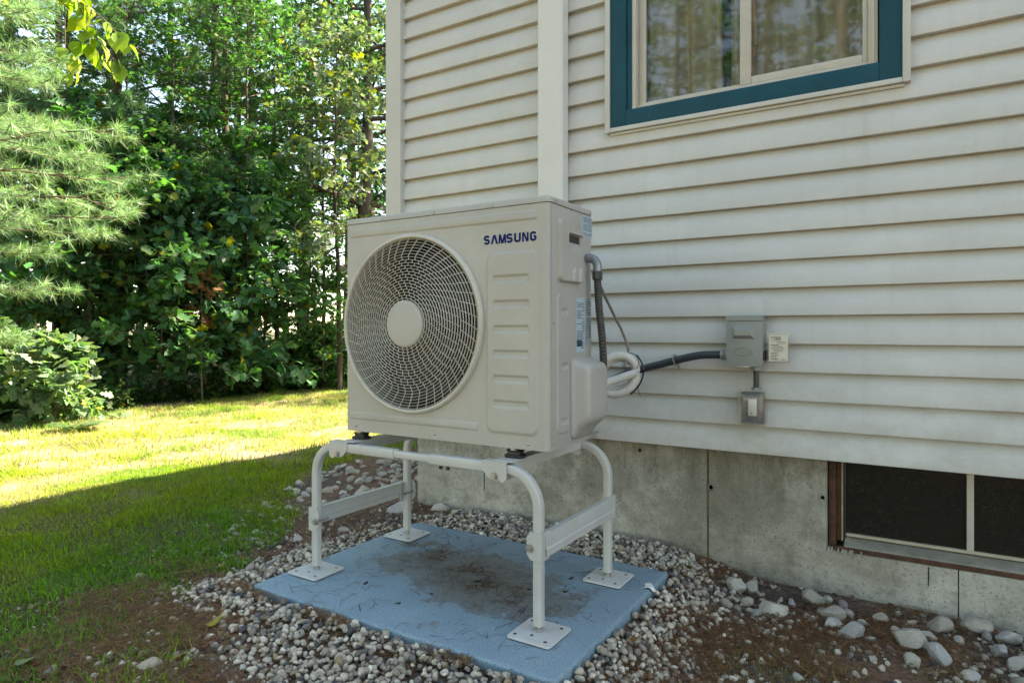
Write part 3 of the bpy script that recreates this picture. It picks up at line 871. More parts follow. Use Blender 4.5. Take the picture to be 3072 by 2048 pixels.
raised(.026, .842, .7265, .7590, .006, .0035, .006, 'pressed_rib', front)
raised(.022, .614, .0445, .0745, .004, .003, .005, 'pressed_rib', front)
# raised service panel with pressed-in slots, as one shaped sheet
def sdr(x, z, x0, x1, z0, z1, r):
    qx = abs(x - (x0 + x1) / 2) - (x1 - x0) / 2 + r; qz = abs(z - (z0 + z1) / 2) - (z1 - z0) / 2 + r
    return math.hypot(max(qx, 0), max(qz, 0)) + min(max(qx, qz), 0) - r
def ss(a, b, x):
    t = min(1, max(0, (x - a) / (b - a))); return t * t * (3 - 2 * t)
slots = [(.676, .811, .531, .556), (.676, .811, .450, .475), (.676, .811, .369, .394), (.676, .811, .290, .314), (.676, .811, .209, .233), (.676, .811, .128, .152)]
def panel_h(x, z):
    h = .0048 * ss(.0, -.011, sdr(x, z, .646, .847, .042, .634, .030))
    for s_ in slots:
        h -= .0042 * ss(.002, -.006, sdr(x, z, *s_, .006))
    return (x, -h - .0004, z)
AM().grid(panel_h, .642, .851, 84, .038, .638, 240).build('service_panel', 'ac', front, 60)
# lid
def lid_ring(ins, z):
    return [(px, py, z) for px, py in [((AW) / 2 + a, AD / 2 + b) for a, b in rrect(AW + .004 - 2 * ins, AD + .004 - 2 * ins, .018, 5)]]
l = loft([lid_ring(0, .7785), lid_ring(0, .7935), lid_ring(.0015, .7965), lid_ring(.005, .7985), lid_ring(.016, .7990)])
a = AM(); a.v, a.f = l.v, l.f
lid = a.build('lid', 'ac', None, 40)
def screw(x, y, z, ax, par, r=.0058):
    s_ = AM()
    if ax == 'y': s_.lathe([(.0002, -.0032), (r * .5, -.0028), (r * .9, -.0016), (r, 0)], (x, y, z), 'y', 10)
    else: s_.lathe([(.0002, .0032), (r * .5, .0028), (r * .9, .0016), (r, 0)], (x, y, z), 'x', 10)
    return s_.build('screw', 'steel', par, 40)
for x in (.188, .428, .671): screw(x, -.002, .7865, 'y', lid)
screw(AW + .002, .045, .7865, 'x', lid); screw(AW + .002, .30, .7865, 'x', lid)
for x, z in ((.057, .021), (.430, .020), (.806, .019)): screw(x, 0, z, 'y', front)
# fan ring
AM().lathe([(.3195, .0), (.3190, -.006), (.3165, -.0125), (.3120, -.0165), (.3065, -.0165), (.3035, -.013), (.3025, -.006), (.3025, .022)], (FCX, 0, FCZ), 'y', 128).build('fan_ring', 'grille', front, 50)
for x, z in ((.019, .305), (.600, .500)): screw(x, -.0165, z, 'y', front, .004)
# grille: concentric rings, staggered ties, swept outer spokes, hub disc
grille = AM().lathe([(.0002, -.0335), (.074, -.0335), (.0805, -.0325), (.0835, -.030), (.084, -.024), (.083, -.018)], (FCX, 0, FCZ), 'y', 64).build('fan_grille', 'ac', None, 40)
NR = 21
radii = [.0905 + (.2995 - .0905) * i / (NR - 1) for i in range(NR)]
def dome(r): return -.0325 + .022 * (r / .30) ** 2.2
for i, r in enumerate(radii):
    y = dome(r); t = .00118 if i < 14 else .00105
    AM().lathe([(r - t, y), (r - t * .4, y - .0014), (r + t * .4, y - .0014), (r + t, y), (r + t, y + .0032), (r - t, y + .0032)], (FCX, 0, FCZ), 'y', 112, True).build('ring', 'grille', grille, 50)
bars = AM()
def tie(r0, a0, r1, a1, w=.0011):
    p0 = Vector((FCX + r0 * math.cos(a0), dome(r0) + .0012, FCZ + r0 * math.sin(a0))); p1 = Vector((FCX + r1 * math.cos(a1), dome(r1) + .0012, FCZ + r1 * math.sin(a1)))
    d = (p1 - p0).normalized(); n = d.cross(Vector((0, 1, 0))).normalized() * w; dy = Vector((0, .0030, 0))
    vs = [p0 - n, p0 + n, p1 + n, p1 - n]; vs = vs + [v + dy for v in vs]
    bars.add(vs, [(0, 1, 2, 3), (7, 6, 5, 4), (0, 4, 5, 1), (1, 5, 6, 2), (2, 6, 7, 3), (3, 7, 4, 0)])
rr = [.083] + radii
for i in range(0, 15):
    r0, r1 = rr[i], rr[i + 1]
    n = int(round(26 + i * 1.6))
    off = (i % 2) * PI / n + i * .035
    for q in range(n):
        a = 2 * PI * q / n + off
        tie(r0, a, r1, a - .006)
NS = 46
for q in range(NS):
    a = 2 * PI * q / NS + .05
    for i in range(15, NR):
        sw = lambda r: a - (r - .235) * 1.9
        tie(rr[i], sw(rr[i]), rr[i + 1], sw(rr[i + 1]))
    tie(radii[-1], sw(radii[-1]), .3045, sw(.3045))
bars.build('grille_ties', 'grille', grille, 0, 'stuff')
# shroud, coil and fan inside
AM().lathe([(.3024, .0225), (.300, .05), (.297, .12)], (FCX, 0, FCZ), 'y', 96).build('shroud', paint('dusty shroud', (.13, .115, .085), .6, .2, .3, 20, 200, .1), None, 40)
AM().box(.02, .66, .24, .246, .01, .77).build('heat_exchanger', 'fin', None, 0)
AM().box(.655, .662, .125, .239, .01, .77).build('partition', 'fin', None, 0)
AM().box(.02, .026, .125, .239, .01, .77).build('partition', 'fin', None, 0)
fan = AM().lathe([(.0002, .045), (.05, .047), (.068, .056), (.072, .075), (.072, .15)], (FCX, 0, FCZ), 'y', 40).build('fan', 'dark', None, 40)
for q in range(3):
    bl = AM(); a0 = 2 * PI * q / 3 + .5
    def bf(t, s_):
        r = .07 + (.283 - .07) * t
        spread = 1.05 * (1 - .12 * t)
        a = a0 + (s_ - .5) * spread + .35 * t * t
        y = .075 + .065 * (s_ - .5) * 1.4 + .01 * math.sin(s_ * PI)
        return (FCX + r * math.cos(a), y, FCZ + r * math.sin(a))
    bl.grid(bf, 0, 1, 10, 0, 1, 10)
    ob = bl.build('fan_blade', 'dark', fan, 60)
    md = ob.modifiers.new('thick', 'SOLIDIFY'); md.thickness = .003
# maker's lettering, built from strokes
def letter(ch):
    out = []
    def arc(cx, cy, rx, ry, a0, a1, n=12): return [(cx + rx * math.cos(math.radians(a0 + (a1 - a0) * i / n)), cy + ry * math.sin(math.radians(a0 + (a1 - a0) * i / n))) for i in range(n + 1)]
    w = .28
    if ch == 'S': out.append(arc(.5, .695, .37, .205, 18, 262, 14) + arc(.5, .305, .37, .205, 82, -198 + 36, 14))
    if ch == 'G': out.append(arc(.5, .70, .37, .20, 15, 180, 8) + arc(.5, .30, .37, .20, 180, 360, 8) + [(.87, .47), (.56, .47)])
    if ch == 'U': out.append([(.13, 1.0)] + arc(.5, .30, .37, .20, 180, 360, 12) + [(.87, 1.0)])
    if ch == 'A': out.append([(.10, 0), (.46, 1)]); out.append([(.54, 1), (.90, 0)])
    if ch == 'M': out += [[(.09, 0), (.16, 1)], [(.20, 1), (.48, .0)], [(.52, 0), (.80, 1)], [(.84, 1), (.91, 0)]]
    if ch == 'N': out += [[(.14, 0), (.14, 1)], [(.20, 1), (.80, 0)], [(.86, 0), (.86, 1)]]
    return out, w
logo = AM()
LH, LWD = .0295, .0262
for i, ch in enumerate('SAMSUNG'):
    x0 = .6375 + i * .02935 + (-.001 if ch in 'AM' else 0)
    strokes, w_ = letter(ch)
    wx = LWD * (1.12 if ch == 'M' else (.88 if ch in 'SG' else (.92 if ch != 'A' else 1.0)))
    for j, st in enumerate(strokes):
        pts = [Vector((x0 + px * wx, 0, .6595 + pz * LH)) for px, pz in st]
        hw = w_ * LWD * .5 * (.9 if ch in 'MN' else 1)
        vs = []; n = len(pts)
        for k_, p in enumerate(pts):
            t = (pts[min(k_ + 1, n - 1)] - pts[max(k_ - 1, 0)]).normalized()
            if ch in 'AMN': nn = Vector((1, 0, 0))
            else: nn = Vector((t.z, 0, -t.x))
            for sg in (-1, 1): vs.append(p + nn * hw * sg + Vector((0, -.0007 - .00004 * j, 0)))
        logo.add(vs, [(2 * k_, 2 * k_ + 1, 2 * k_ + 3, 2 * k_ + 2) for k_ in range(n - 1)])
lo = logo.build('lettering', 'blue', front, 0)
lo.modifiers.new('thick', 'SOLIDIFY').thickness = .0004

# right side: service sheet, handle plate, stickers, pressed panel, valve cover
side = AM().box(AW + .0002, AW + .0016, .018, AD - .014, .010, .768, .0005).build('side_panel', 'acside', None, 20)
SX = AW + .0017
def plate_h(y, z):
    d = sdr(y, z, .052, .218, .532, .738, .022)
    h = .015 * ss(.0, -.006, d)
    p = sdr(y, z, .112, .212, .636, .692, .006)
    if p < .003:
        dep = .0145 * ss(.003, -.002, p) * (1 - .92 * ss(.664, .638, z))
        h -= dep
    for (yc, hw) in ((.150, .016), (.196, .014)):
        tip = .586 - max(0, abs(y - yc) - .003) * 1.6
        if z < tip: h += .006 * ss(hw, hw - .004, abs(y - yc)) * ss(tip, tip - .006, z) * ss(.534, .538, z)
    if z > .695: h -= .006 * ss(.128, .160, y) * ss(.742, .70, z) * 0.5
    return (SX + h, y, z)
AM().grid(plate_h, .050, .220, 68, .528, .741, 96).build('handle_plate', 'acside', side, 60)
def press_h(y, z):
    h = .004 * ss(.0, -.006, sdr(y, z, .050, .140, .045, .498, .025))
    for (z0, z1) in ((.430, .447), (.254, .272), (.076, .095)):
        h -= .0038 * ss(.002, -.004, sdr(y, z, .076, .122, z0, z1, .004))
    return (SX + h, y, z)
AM().grid(press_h, .046, .144, 36, .040, .503, 150).build('pressed_panel', 'acside', side, 60)
for y, z in ((.026, .022), (.150, .016), (.030, .40)): screw(SX, y, z, 'x', side, .004)
def sticker(y0, y1, z0, z1, mat, seed, lines, par, name='sticker', black=None):
    s_ = AM().box(SX + .0001, SX + .0005, y0, y1, z0, z1).build(name, mat, par, 0)
    r = random.Random(seed); pr = AM()
    n = lines; H = (z1 - z0); W_ = y1 - y0
    for i in range(n):
        za = z1 - H * (.06 + .9 * i / n); zb = za - H * .34 / n
        y = y0 + W_ * .08
        while y < y1 - W_ * .12:
            l_ = r.uniform(.3, .8) * W_
            if r.random() < .85: pr.box(SX + .0005, SX + .0007, y, min(y + l_, y1 - W_ * .06), zb, za)
            y += l_ + W_ * .05
    if black: pr.box(SX + .0005, SX + .0009, y0 + W_ * .04, y1 - W_ * .3, z0 + black[0], z0 + black[1])
    pr.build('print', 'print', s_, 0)
    return s_
sticker(.236, .314, .700, .770, 'sticker', 1, 13, side)
sticker(.190, .254, .306, .488, 'sticker', 2, 26, side, black=(.018, .040))
sticker(.258, .306, .330, .488, 'silver_sticker', 4, 22, side)
AM().box(SX + .0009, SX + .0016, .1155, .2085, .6665, .6895).build('recess_shade', 'dark', side, 0)  # dark sheet standing in for the shade inside the handle recess
# valve cover
def vring(dx, y0, y1, z0, z1, r):
    return [(SX + dx, (y0 + y1) / 2 + a, (z0 + z1) / 2 + b) for a, b in rrect(y1 - y0, z1 - z0, r, 5)]
vc = loft([vring(.0002, .146, .318, .020, .287, .020), vring(.006, .146, .318, .020, .287, .020), vring(.010, .150, .318, .026, .283, .022), vring(.022, .154, .317, .046, .278, .026), vring(.044, .157, .316, .066, .272, .028), vring(.054, .160, .314, .074, .268, .030), vring(.061, .166, .308, .082, .261, .030), vring(.064, .176, .298, .094, .250, .028)])
a = AM(); a.v, a.f = vc.v, vc.f
a.build('valve_cover', 'ac', None, 60)
AM().box(SX + .004, SX + .030, .300, .330, .004, .024, .004).build('drain_spout', 'ac', None, 30)

# ------------------------------------------------------------------ pipes and cables
def bez(pts, n=10):
    P = [Vector(p) for p in pts]; out = []
    Q = [P[0] * 2 - P[1]] + P + [P[-1] * 2 - P[-2]]
    for i in range(1, len(Q) - 2):
        for k in range(n):
            t = k / n
            out.append(.5 * ((2 * Q[i]) + (-Q[i - 1] + Q[i + 1]) * t + (2 * Q[i - 1] - 5 * Q[i] + 4 * Q[i + 1] - Q[i + 2]) * t * t + (-Q[i - 1] + 3 * Q[i] - 3 * Q[i + 1] + Q[i + 2]) * t ** 3))
    out.append(P[-1]); return out
# whip: elbow on the side of the unit, corrugated hose going down behind the valve cover
ex, ey, ez = AX + AW, AY + .268, AZ + .626
whip = empty('conduit_whip', (ex, ey, AZ + .26), 'grey elbow and dark ribbed hose on the unit\'s right side', 'conduit')
elb = [(ex + .0025, ey, ez), (ex + .012, ey + .001, ez)] + [(ex + .012 + .030 * math.sin(t), ey + .003, ez - .030 * (1 - math.cos(t))) for t in [i / 8 * PI / 2 for i in range(1, 9)]] + [(ex + .042, ey + .003, ez - .048)]
MB().tube(elb, .0150, 14, up=(0, 1, 0)).build('elbow', 'fitting', whip, 50)
MB().lathe([(.0165, -.030), (.0185, -.027), (.0185, -.003), (.0165, 0), (.012, 0)], (ex + .042, ey + .003, ez - .046), 'z', 8).build('nut', 'conduit', whip, 30)
hose = bez([(ex + .042, ey + .003, ez - .07), (ex + .044, ey + .012, ez - .17), (ex + .048, ey + .03, ez - .28), (ex + .040, ey + .06, ez - .40), (ex + .0, ey + .13, ez - .46)], 40)
rad = [.0128 + .0011 * math.sin(i * 1.6) for i in range(len(hose))]
MB().tube(hose, rad, 12, up=(0, 1, 0)).build('hose', 'conduit', whip, 70)
# thin cable leaving the whip towards the coil
cb = bez([(-.938, 2.10, 1.13), (-.955, 2.20, 1.08), (-.985, 2.33, 1.035), (-.990, 2.42, .975), (-.980, 2.46, .90), (-.985, 2.44, .835)], 10)
tag(MB().tube(cb, .0055, 8).build('control_cable', 'cable', None, 60), 'thin grey cable hanging from the ribbed hose to the white coil', 'cable')
# coiled white line set
coil_pts = []
cc = Vector((-1.022, 2.45, .803))
turns = 2.55
N = 110
ca = Vector((.86, .35, .30)).normalized(); cbv = Vector((-.20, -.05, 1)).normalized()
cn = ca.cross(cbv).normalized()
for i in range(N):
    t = i / (N - 1); a = 2 * PI * turns * t + 2.6
    rr_ = .068 + .008 * math.sin(a * .5)
    coil_pts.append(cc + ca * rr_ * 1.12 * math.cos(a) + cbv * rr_ * math.sin(a) + cn * (.085 * (t - .5)))
start = [(-1.49, WY - .04, .94), (-1.45, 2.72, .86), (-1.30, 2.62, .80), (-1.17, 2.52, .78)]
endp = [(-1.06, 2.36, .76), (-1.02, 2.22, .72), (-.99, 2.11, .70)]
path = bez(start + [coil_pts[0]], 6)[:-1] + coil_pts + bez([coil_pts[-1]] + endp, 6)[1:]
coil = MB().tube(path, .0165, 12).build('line_set_coil', 'insul', None, 60)
tag(coil, 'coiled white insulated line set tied beside the unit', 'pipe coil')
tp = []
for i in range(14):
    a = -1.25 + i * .14
    tp.append(cc + ca * .105 * math.cos(a) + cbv * .096 * math.sin(a) + cn * (.012))
MB().tube(tp, .0035, 6).build('tape_edge', 'tape', coil, 60)
t0 = cc + ca * .06 + cbv * .03
tie_loop = [t0 + ca * .036 * math.cos(a) * .9 + cbv * .036 * math.sin(a) + cn * (.042 * math.cos(a * 1.0 + .6)) for a in [2 * PI * i / 20 for i in range(20)]]
MB().tube(tie_loop, .0016, 6, closed=True).build('wire_tie', 'tape', coil, 60)
MB().tube(bez([t0 - cbv * .03 + cn * -.03, t0 - cbv * .08 + ca * .006 + cn * -.03, t0 - cbv * .145 + ca * .012 + cn * -.02], 5), .0013, 5).build('wire_tie', 'tape', coil, 60)
# liquid-tight conduit from behind the coil to the disconnect
lt = bez([(-1.30, 2.55, .70), (-1.21, 2.70, .735), (-1.13, 2.752, .775), (-1.044, 2.758, .805), (-.953, 2.758, .83), (-.874, 2.758, .852), (-.79, 2.758, .872), (-.735, 2.758, .877), (-.684, 2.757, .878)], 8)
ltc = empty('wall_conduit', (-.95, 2.758, .70), 'dark flexible conduit strapped along the siding to the grey box', 'conduit')
MB().tube(lt, .0165, 14).build('hose', 'conduit_blue', ltc, 60)
MB().lathe([(.012, 0), (.021, 0), (.023, .004), (.023, .012), (.020, .014), (.020, .022), (.026, .022), (.026, .030), (.012, .030)], (-.690, 2.757, .878), 'x', 8).build('connector', 'box', ltc, 30)
st = MB()
cpos = Vector((-.885, 2.758, .8495)); dirv = Vector((.97, 0, .24)).normalized(); nrm = Vector((-.24, 0, .97)).normalized()
ring = [cpos + nrm * .0185 * math.cos(t) - Vector((0, 1, 0)) * .0185 * math.sin(t) for t in [PI * i / 10 for i in range(11)]]
ring = [cpos + nrm * .0185 + Vector((0, .04, 0))] + ring + [cpos - nrm * .0185 + Vector((0, .034, 0)), cpos - nrm * .040 + Vector((0, .034, 0))]
st.sweep(ring, rrect(.015, .0025, .001, 1), up=dirv)
sto = st.build('strap', 'steel', ltc, 40)
MB().lathe([(.0001, -.007), (.0055, -.006), (.0065, -.001), (.0065, 0)], (cpos.x + .0095, cpos.y + .031, cpos.z - .036), 'y', 8).build('screw', 'steel', sto, 40)

# ------------------------------------------------------------------ disconnect box
DX0, DX1, DZ0, DZ1 = -.658, -.519, .834, 1.038
DYF = WY - .092
disc = empty('disconnect_box', ((DX0 + DX1) / 2, WY, DZ0), 'grey metal electrical disconnect box mounted on the siding', 'electrical box')
MB().box(DX0 + .004, DX1 - .002, DYF + .010, WY - .0005, DZ0 + .008, DZ1 - .006, .002).build('enclosure', 'box', disc, 20)
MB().prism([(DYF - .002, DZ1 - .020), (DYF - .002, DZ1 - .004), (DYF + .004, DZ1), (WY - .0007, DZ1 + .003), (WY - .0007, DZ1 - .004), (DYF + .006, DZ1 - .0058), (DYF + .006, DZ1 - .020)], 0, DX0 - .001, DX1 + .004).build('hood', 'box', disc, 20)
dd = MB().box(DX0, DX1 - .0005, DYF, DYF + .009, DZ0, DZ1 - .0215, .003).build('door', 'box', disc, 20)
def hp(x, z): return x
cxm = (DX0 + DX1) / 2 - .002
hz0, hz1 = .945, .993
def ringp(x0, x1, z0, z1, dy): return [(x0, DYF - dy, z0), (x1, DYF - dy, z0), (x1, DYF - dy, z1), (x0, DYF - dy, z1)]
loft([ringp(cxm - .043, cxm + .043, hz0, hz1, -.001), ringp(cxm - .041, cxm + .041, hz0 + .002, hz1 - .001, .002), ringp(cxm - .031, cxm + .031, hz0 + .013, hz1 - .014, .016)]).build('pull_bulge', 'box', dd, 10)
el = [(cxm + .036 * math.cos(t), DYF - .0006, .893 + .0155 * math.sin(t)) for t in [2 * PI * i / 36 for i in range(36)]]
MB().tube(el, .0016, 6, closed=True, up=(0, 1, 0)).build('embossed_ring', 'box', dd, 60)
em = MB()
for i in range(5): em.box(cxm - .022 + i * .0092, cxm - .0165 + i * .0092, DYF - .0012, DYF + .001, .889, .898 - .002 * (i % 2))
for i in range(5): em.box(cxm - .030 + i * .0128, cxm - .021 + i * .0128, DYF - .0011, DYF + .001, .866 + .001 * (i % 2), .873)
em.build('embossed_marks', 'box', dd, 0)
MB().box(cxm - .03, cxm + .022, DYF - .001, DYF + .006, DZ0 - .004, DZ0 + .001, .001).build('hasp', 'steel', disc, 20)
MB().box(DX1 - .003, DX1 + .004, DYF + .03, WY - .012, DZ0 + .025, DZ0 + .06, .002).build('side_latch', 'dark', disc, 20)

# warning card in its clear sleeve
card = empty('label_card', (-.466, WY - .04, .855), 'cream printed label card in a clear sleeve beside the grey box', 'card')
crot = math.radians(3)
slv = MB().prism([(-.513, .848), (-.424, .852), (-.4255, .967), (-.512, .970)], 1, WY - .044, WY - .0425).build('sleeve', 'clear', card, 0)
cd = MB().prism([(-.5025, .8555), (-.4315, .8590), (-.4315, .9585), (-.5025, .9610)], 1, WY - .0455, WY - .0445).build('card', 'card', card, 0)
pr = MB(); r_ = random.Random(5)
z = .9525
for i, (x0, x1, hgt) in enumerate([(-.494, -.456, .0035), (-.478, -.458, .0035), (-.494, -.456, .002), (-.470, -.438, .0018), (-.470, -.440, .0018), (-.494, -.466, .003), (-.484, -.450, .002), (-.492, -.444, .002), (-.488, -.446, .002), (-.482, -.452, .002), (-.494, -.470, .0022), (-.494, -.466, .002), (-.494, -.468, .002), (-.494, -.474, .002), (-.494, -.466, .003)]):
    x = x0
    while x < x1:
        l_ = r_.uniform(.003, .009); pr.box(x, min(x + l_, x1), WY - .0462, WY - .0456, z - hgt, z); x += l_ + .0012
    z -= .0062
pr.box(-.458, -.440, WY - .0462, WY - .0456, .8625, .8645)
pr.build('print', 'print', cd, 0)
MB().box(-.515, -.509, WY - .046, WY - .001, .86, .90, .002).build('mounting_clip', 'dark', card, 20)

# nipple and outlet in its clear weatherproof cover
outlet = empty('outlet_cover', (-.566, WY, .593), 'outlet in a clear weatherproof cover below the grey box', 'outlet cover')
MB().cyl((-.551, WY - .04, .742), .0115, .092, 'z', 16).build('nipple', 'conduit', outlet, 40)
MB().lathe([(.011, 0), (.019, 0), (.019, .012), (.016, .012), (.016, .016), (.011, .016)], (-.551, WY - .04, .8165), 'z', 8).build('locknut', 'box', outlet, 30)
MB().lathe([(.011, 0), (.018, 0), (.018, .010), (.011, .010)], (-.551, WY - .04, .738), 'z', 12).build('hub', 'fitting', outlet, 30)
OX0, OX1, OZ0, OZ1 = -.624, -.512, .594, .734
MB().box(OX0 + .012, OX1 - .012, WY - .030, WY - .0005, OZ0 + .006, OZ1 - .006, .003).build('back_box', 'fitting', outlet, 20)
MB().box(OX0 + .028, OX1 - .028, WY - .036, WY - .0302, OZ0 + .014, OZ1 - .014, .002).build('cover_plate', paint('grey plate', (.16, .165, .17), .45, .1, .2, 30, 300, .05), outlet, 20)
MB().box(-.583, -.550, WY - .041, WY - .0362, .632, .700, .002).build('receptacle', 'cover', outlet, 20)
MB().box(-.570, -.567, WY - .0416, WY - .0411, .640, .648).build('slot', 'dark', outlet, 0)
fl = MB()
fl.box(OX0, OX1, WY - .034, WY - .031, OZ0, OZ1, .001)
cov = loft([[( (OX0 + OX1) / 2 + a, WY - .0342 - d, (OZ0 + OZ1) / 2 + b) for a, b in rrect(OX1 - OX0 - .010 - 2 * i, OZ1 - OZ0 - .008 - 2 * i, .014, 4)] for d, i in ((0, 0), (.020, .002), (.034, .005), (.040, .010), (.042, .020))])
cov.build('clear_cover', 'clear', outlet, 50)
MB().sweep([((OX0 + OX1) / 2 + a, WY - .036, (OZ0 + OZ1) / 2 + b) for a, b in rrect(OX1 - OX0, OZ1 - OZ0, .014, 4)], rrect(.005, .006, .001, 1), closed=True, up=(0, 1, 0)).build('rim', 'clear', outlet, 40)
MB().sweep([((OX0 + OX1) / 2 + a, WY - .0775, (OZ0 + OZ1) / 2 + b) for a, b in rrect(OX1 - OX0 - .034, OZ1 - OZ0 - .034, .010, 4)], circ(.0018, 6), closed=True, up=(0, 1, 0)).build('rim', 'clear', outlet, 40)
MB().box(OX0 - .002, OX0 + .004, WY - .062, WY - .040, .630, .690, .002).build('hinge', 'clear', outlet, 30)

#@@NATURE@@
# ------------------------------------------------------------------ foliage helpers
def tmpl_from_half(ts, ws, fold=0.10, curl=0.10):
    """leaf from half widths along its length: midrib plus two edges"""
    V, T = [], []
    n = len(ts)
    for t, w_ in zip(ts, ws):
        d = -curl * t * t
        V += [(t, 0, d), (t, w_, d + fold * w_), (t, -w_, d + fold * w_)]
    for i in range(n - 1):
        a, b = 3 * i, 3 * (i + 1)
        for s_ in (1, 2):
            T += [(a, b, b + s_) if s_ == 2 else (a, b + s_, b), (a, b + s_, a + s_) if s_ == 2 else (a, a + s_, b + s_)]
    T = [t for t in T if len({V[i] for i in t}) == 3]
    return np.array(V, float), np.array(T, int)
OAK = tmpl_from_half([0, .16, .30, .40, .56, .66, .82, 1], [.01, .20, .12, .32, .15, .36, .22, .0], .25, .16)
OVATE = tmpl_from_half([0, .28, .62, 1], [.0, .30, .25, .0], .25, .14)
BROAD = tmpl_from_half([0, .12, .35, .62, .85, 1], [.0, .30, .42, .32, .13, .0], .18, .18)
def maple_t():
    pts = []
    for a, r in ((180, .06), (140, .34), (118, .30), (98, .62), (70, .36), (42, .92), (22, .46), (0, 1.0), (-22, .46), (-42, .92), (-70, .36), (-98, .62), (-118, .30), (-140, .34)):
        t = math.radians(a); pts.append((.35 + r * .65 * math.cos(t), r * .55 * math.sin(t), -.10 * r * r))
    V = [(.35, 0, .0)] + pts
    n = len(pts)
    return np.array(V), np.array([(0, 1 + i, 1 + (i + 1) % n) for i in range(n)])
MAPLE = maple_t()
def unit(a): return a / np.maximum(1e-9, np.linalg.norm(a, axis=-1, keepdims=True))
def leaf_cloud(pos, axis, nrm, size, col, tm):
    V, T = tm
    axis = unit(axis); side = unit(np.cross(nrm, axis)); n2 = np.cross(axis, side)
    out = pos[:, None, :] + size[:, None, None] * (V[None, :, 0:1] * axis[:, None] + V[None, :, 1:2] * side[:, None] + V[None, :, 2:3] * n2[:, None])
    k = len(V); N = len(pos)
    tr = (T[None] + (np.arange(N) * k)[:, None, None]).reshape(-1, 3)
    return out.reshape(-1, 3), tr, np.repeat(col, k, axis=0)
def needle_cloud(pos, dirs, length, width, col, r):
    d = unit(dirs); s_ = unit(np.cross(d, r.normal(size=d.shape)))
    a = pos - s_ * width[:, None] / 2; b = pos + s_ * width[:, None] / 2; c = pos + d * length[:, None]
    c[:, 2] -= length * .08
    V = np.stack([a, b, c], 1).reshape(-1, 3)
    return V, np.arange(len(V)).reshape(-1, 3), np.repeat(col, 3, axis=0)
def greens(r, n, base, var=.25, yellow=.08, ycol=(.22, .24, .03)):
    c = np.array(base)[None] * (1 + var * r.normal(size=(n, 1))).clip(.45, 1.8)
    c = c * (1 + .10 * r.normal(size=(n, 3)))
    y = r.random(n) < yellow
    c[y] = np.array(ycol) * r.uniform(.5, 1.1, (y.sum(), 1))
    return c.clip(.004, .9)
def tube_np(paths, k=5):
    mb = MB()
    for P, R in paths: mb.tube(P, R, k)
    return mb

def woody(seed, h, zb, spread, nl, twigs, lpt, lsize, tm, base, tr, lean=(0, 0), elev=(5, 40), yellow=.03, sag=.25, two_stem=False, flat=.45):
    """trunk paths + leaf arrays of a broadleaf tree or shrub standing at the origin"""
    r = np.random.default_rng(seed)
    n = 9
    zs = np.linspace(-.1, h, n)
    wob = np.cumsum(r.normal(0, .035 * h / 8, (n, 2)), 0)
    tp = np.c_[wob[:, 0] + lean[0] * zs / h, wob[:, 1] + lean[1] * zs / h, zs]
    paths = [([tuple(p) for p in tp], list(np.linspace(tr, tr * .18, n)))]
    P, A, Nn, S = [], [], [], []
    ga = r.uniform(0, 6)
    for i in range(nl):
        c = (i + r.random()) / nl
        z = zb + (h - zb) * c
        k = np.interp(z, zs, np.arange(n)); k0 = int(min(n - 2, math.floor(k))); p0 = tp[k0] + (tp[k0 + 1] - tp[k0]) * (k - k0)
        ga += 2.4 + r.normal(0, .3)
        L = spread * math.sqrt(max(.10, 1 - ((c - .30) / .78) ** 2)) * r.uniform(.65, 1.15)
        e = math.radians(elev[0] + (elev[1] - elev[0]) * c + r.normal(0, 9))
        d = np.array([math.cos(ga) * math.cos(e), math.sin(ga) * math.cos(e), math.sin(e)])
        pts = [p0 + d * L * t + np.array([0, 0, -sag * L * t * t]) + r.normal(0, .03 * L, 3) * t for t in (0, .35, .7, 1.0)]
        rad = tr * (1 - .75 * c) * .38
        paths.append(([tuple(p) for p in pts], [rad, rad * .7, rad * .4, rad * .12]))
        for q in range(twigs):
            s_ = .15 + .85 * (q + r.random()) / twigs
            j = min(2, int(s_ / .3501)); t0 = (0, .35, .7)[j]; t1 = (.35, .7, 1.0)[j]
            b = pts[j] + (pts[j + 1] - pts[j]) * min(1, (s_ - t0) / (t1 - t0))
            az = ga + r.choice([-1, 1]) * r.uniform(.3, 1.5)
            td = np.array([math.cos(az), math.sin(az), r.normal(.05, .28)]); td /= np.linalg.norm(td)
            tl = r.uniform(.10, .26) * spread * (1.15 - .5 * s_)
            m = max(2, int(lpt * r.uniform(.6, 1.4)))
            tt = r.random(m) ** .7
            pp = b + td * (tt * tl)[:, None] + r.normal(0, .35 * lsize, (m, 3))
            ax = td + r.normal(0, .75, (m, 3)) + np.array([0, 0, -.25])
            P.append(pp); A.append(ax); Nn.append(np.array([0, 0, 1.0]) + r.normal(0, flat, (m, 3))); S.append(lsize * r.uniform(.55, 1.2, m))
            if q % 4 == 0: paths.append(([tuple(b), tuple(b + td * tl)], [rad * .22 + .0015, .0015]))
    P = np.concatenate(P); A = np.concatenate(A); Nn = np.concatenate(Nn); S = np.concatenate(S)
    clump = fbm(P[:, 0] * 1.4 + 9, P[:, 2] * 1.4 + P[:, 1], seed)
    col = greens(r, len(P), base, .22, yellow) * (.75 + .5 * clump)[:, None]
    return paths, leaf_cloud(P, A, Nn, S, col, tm)

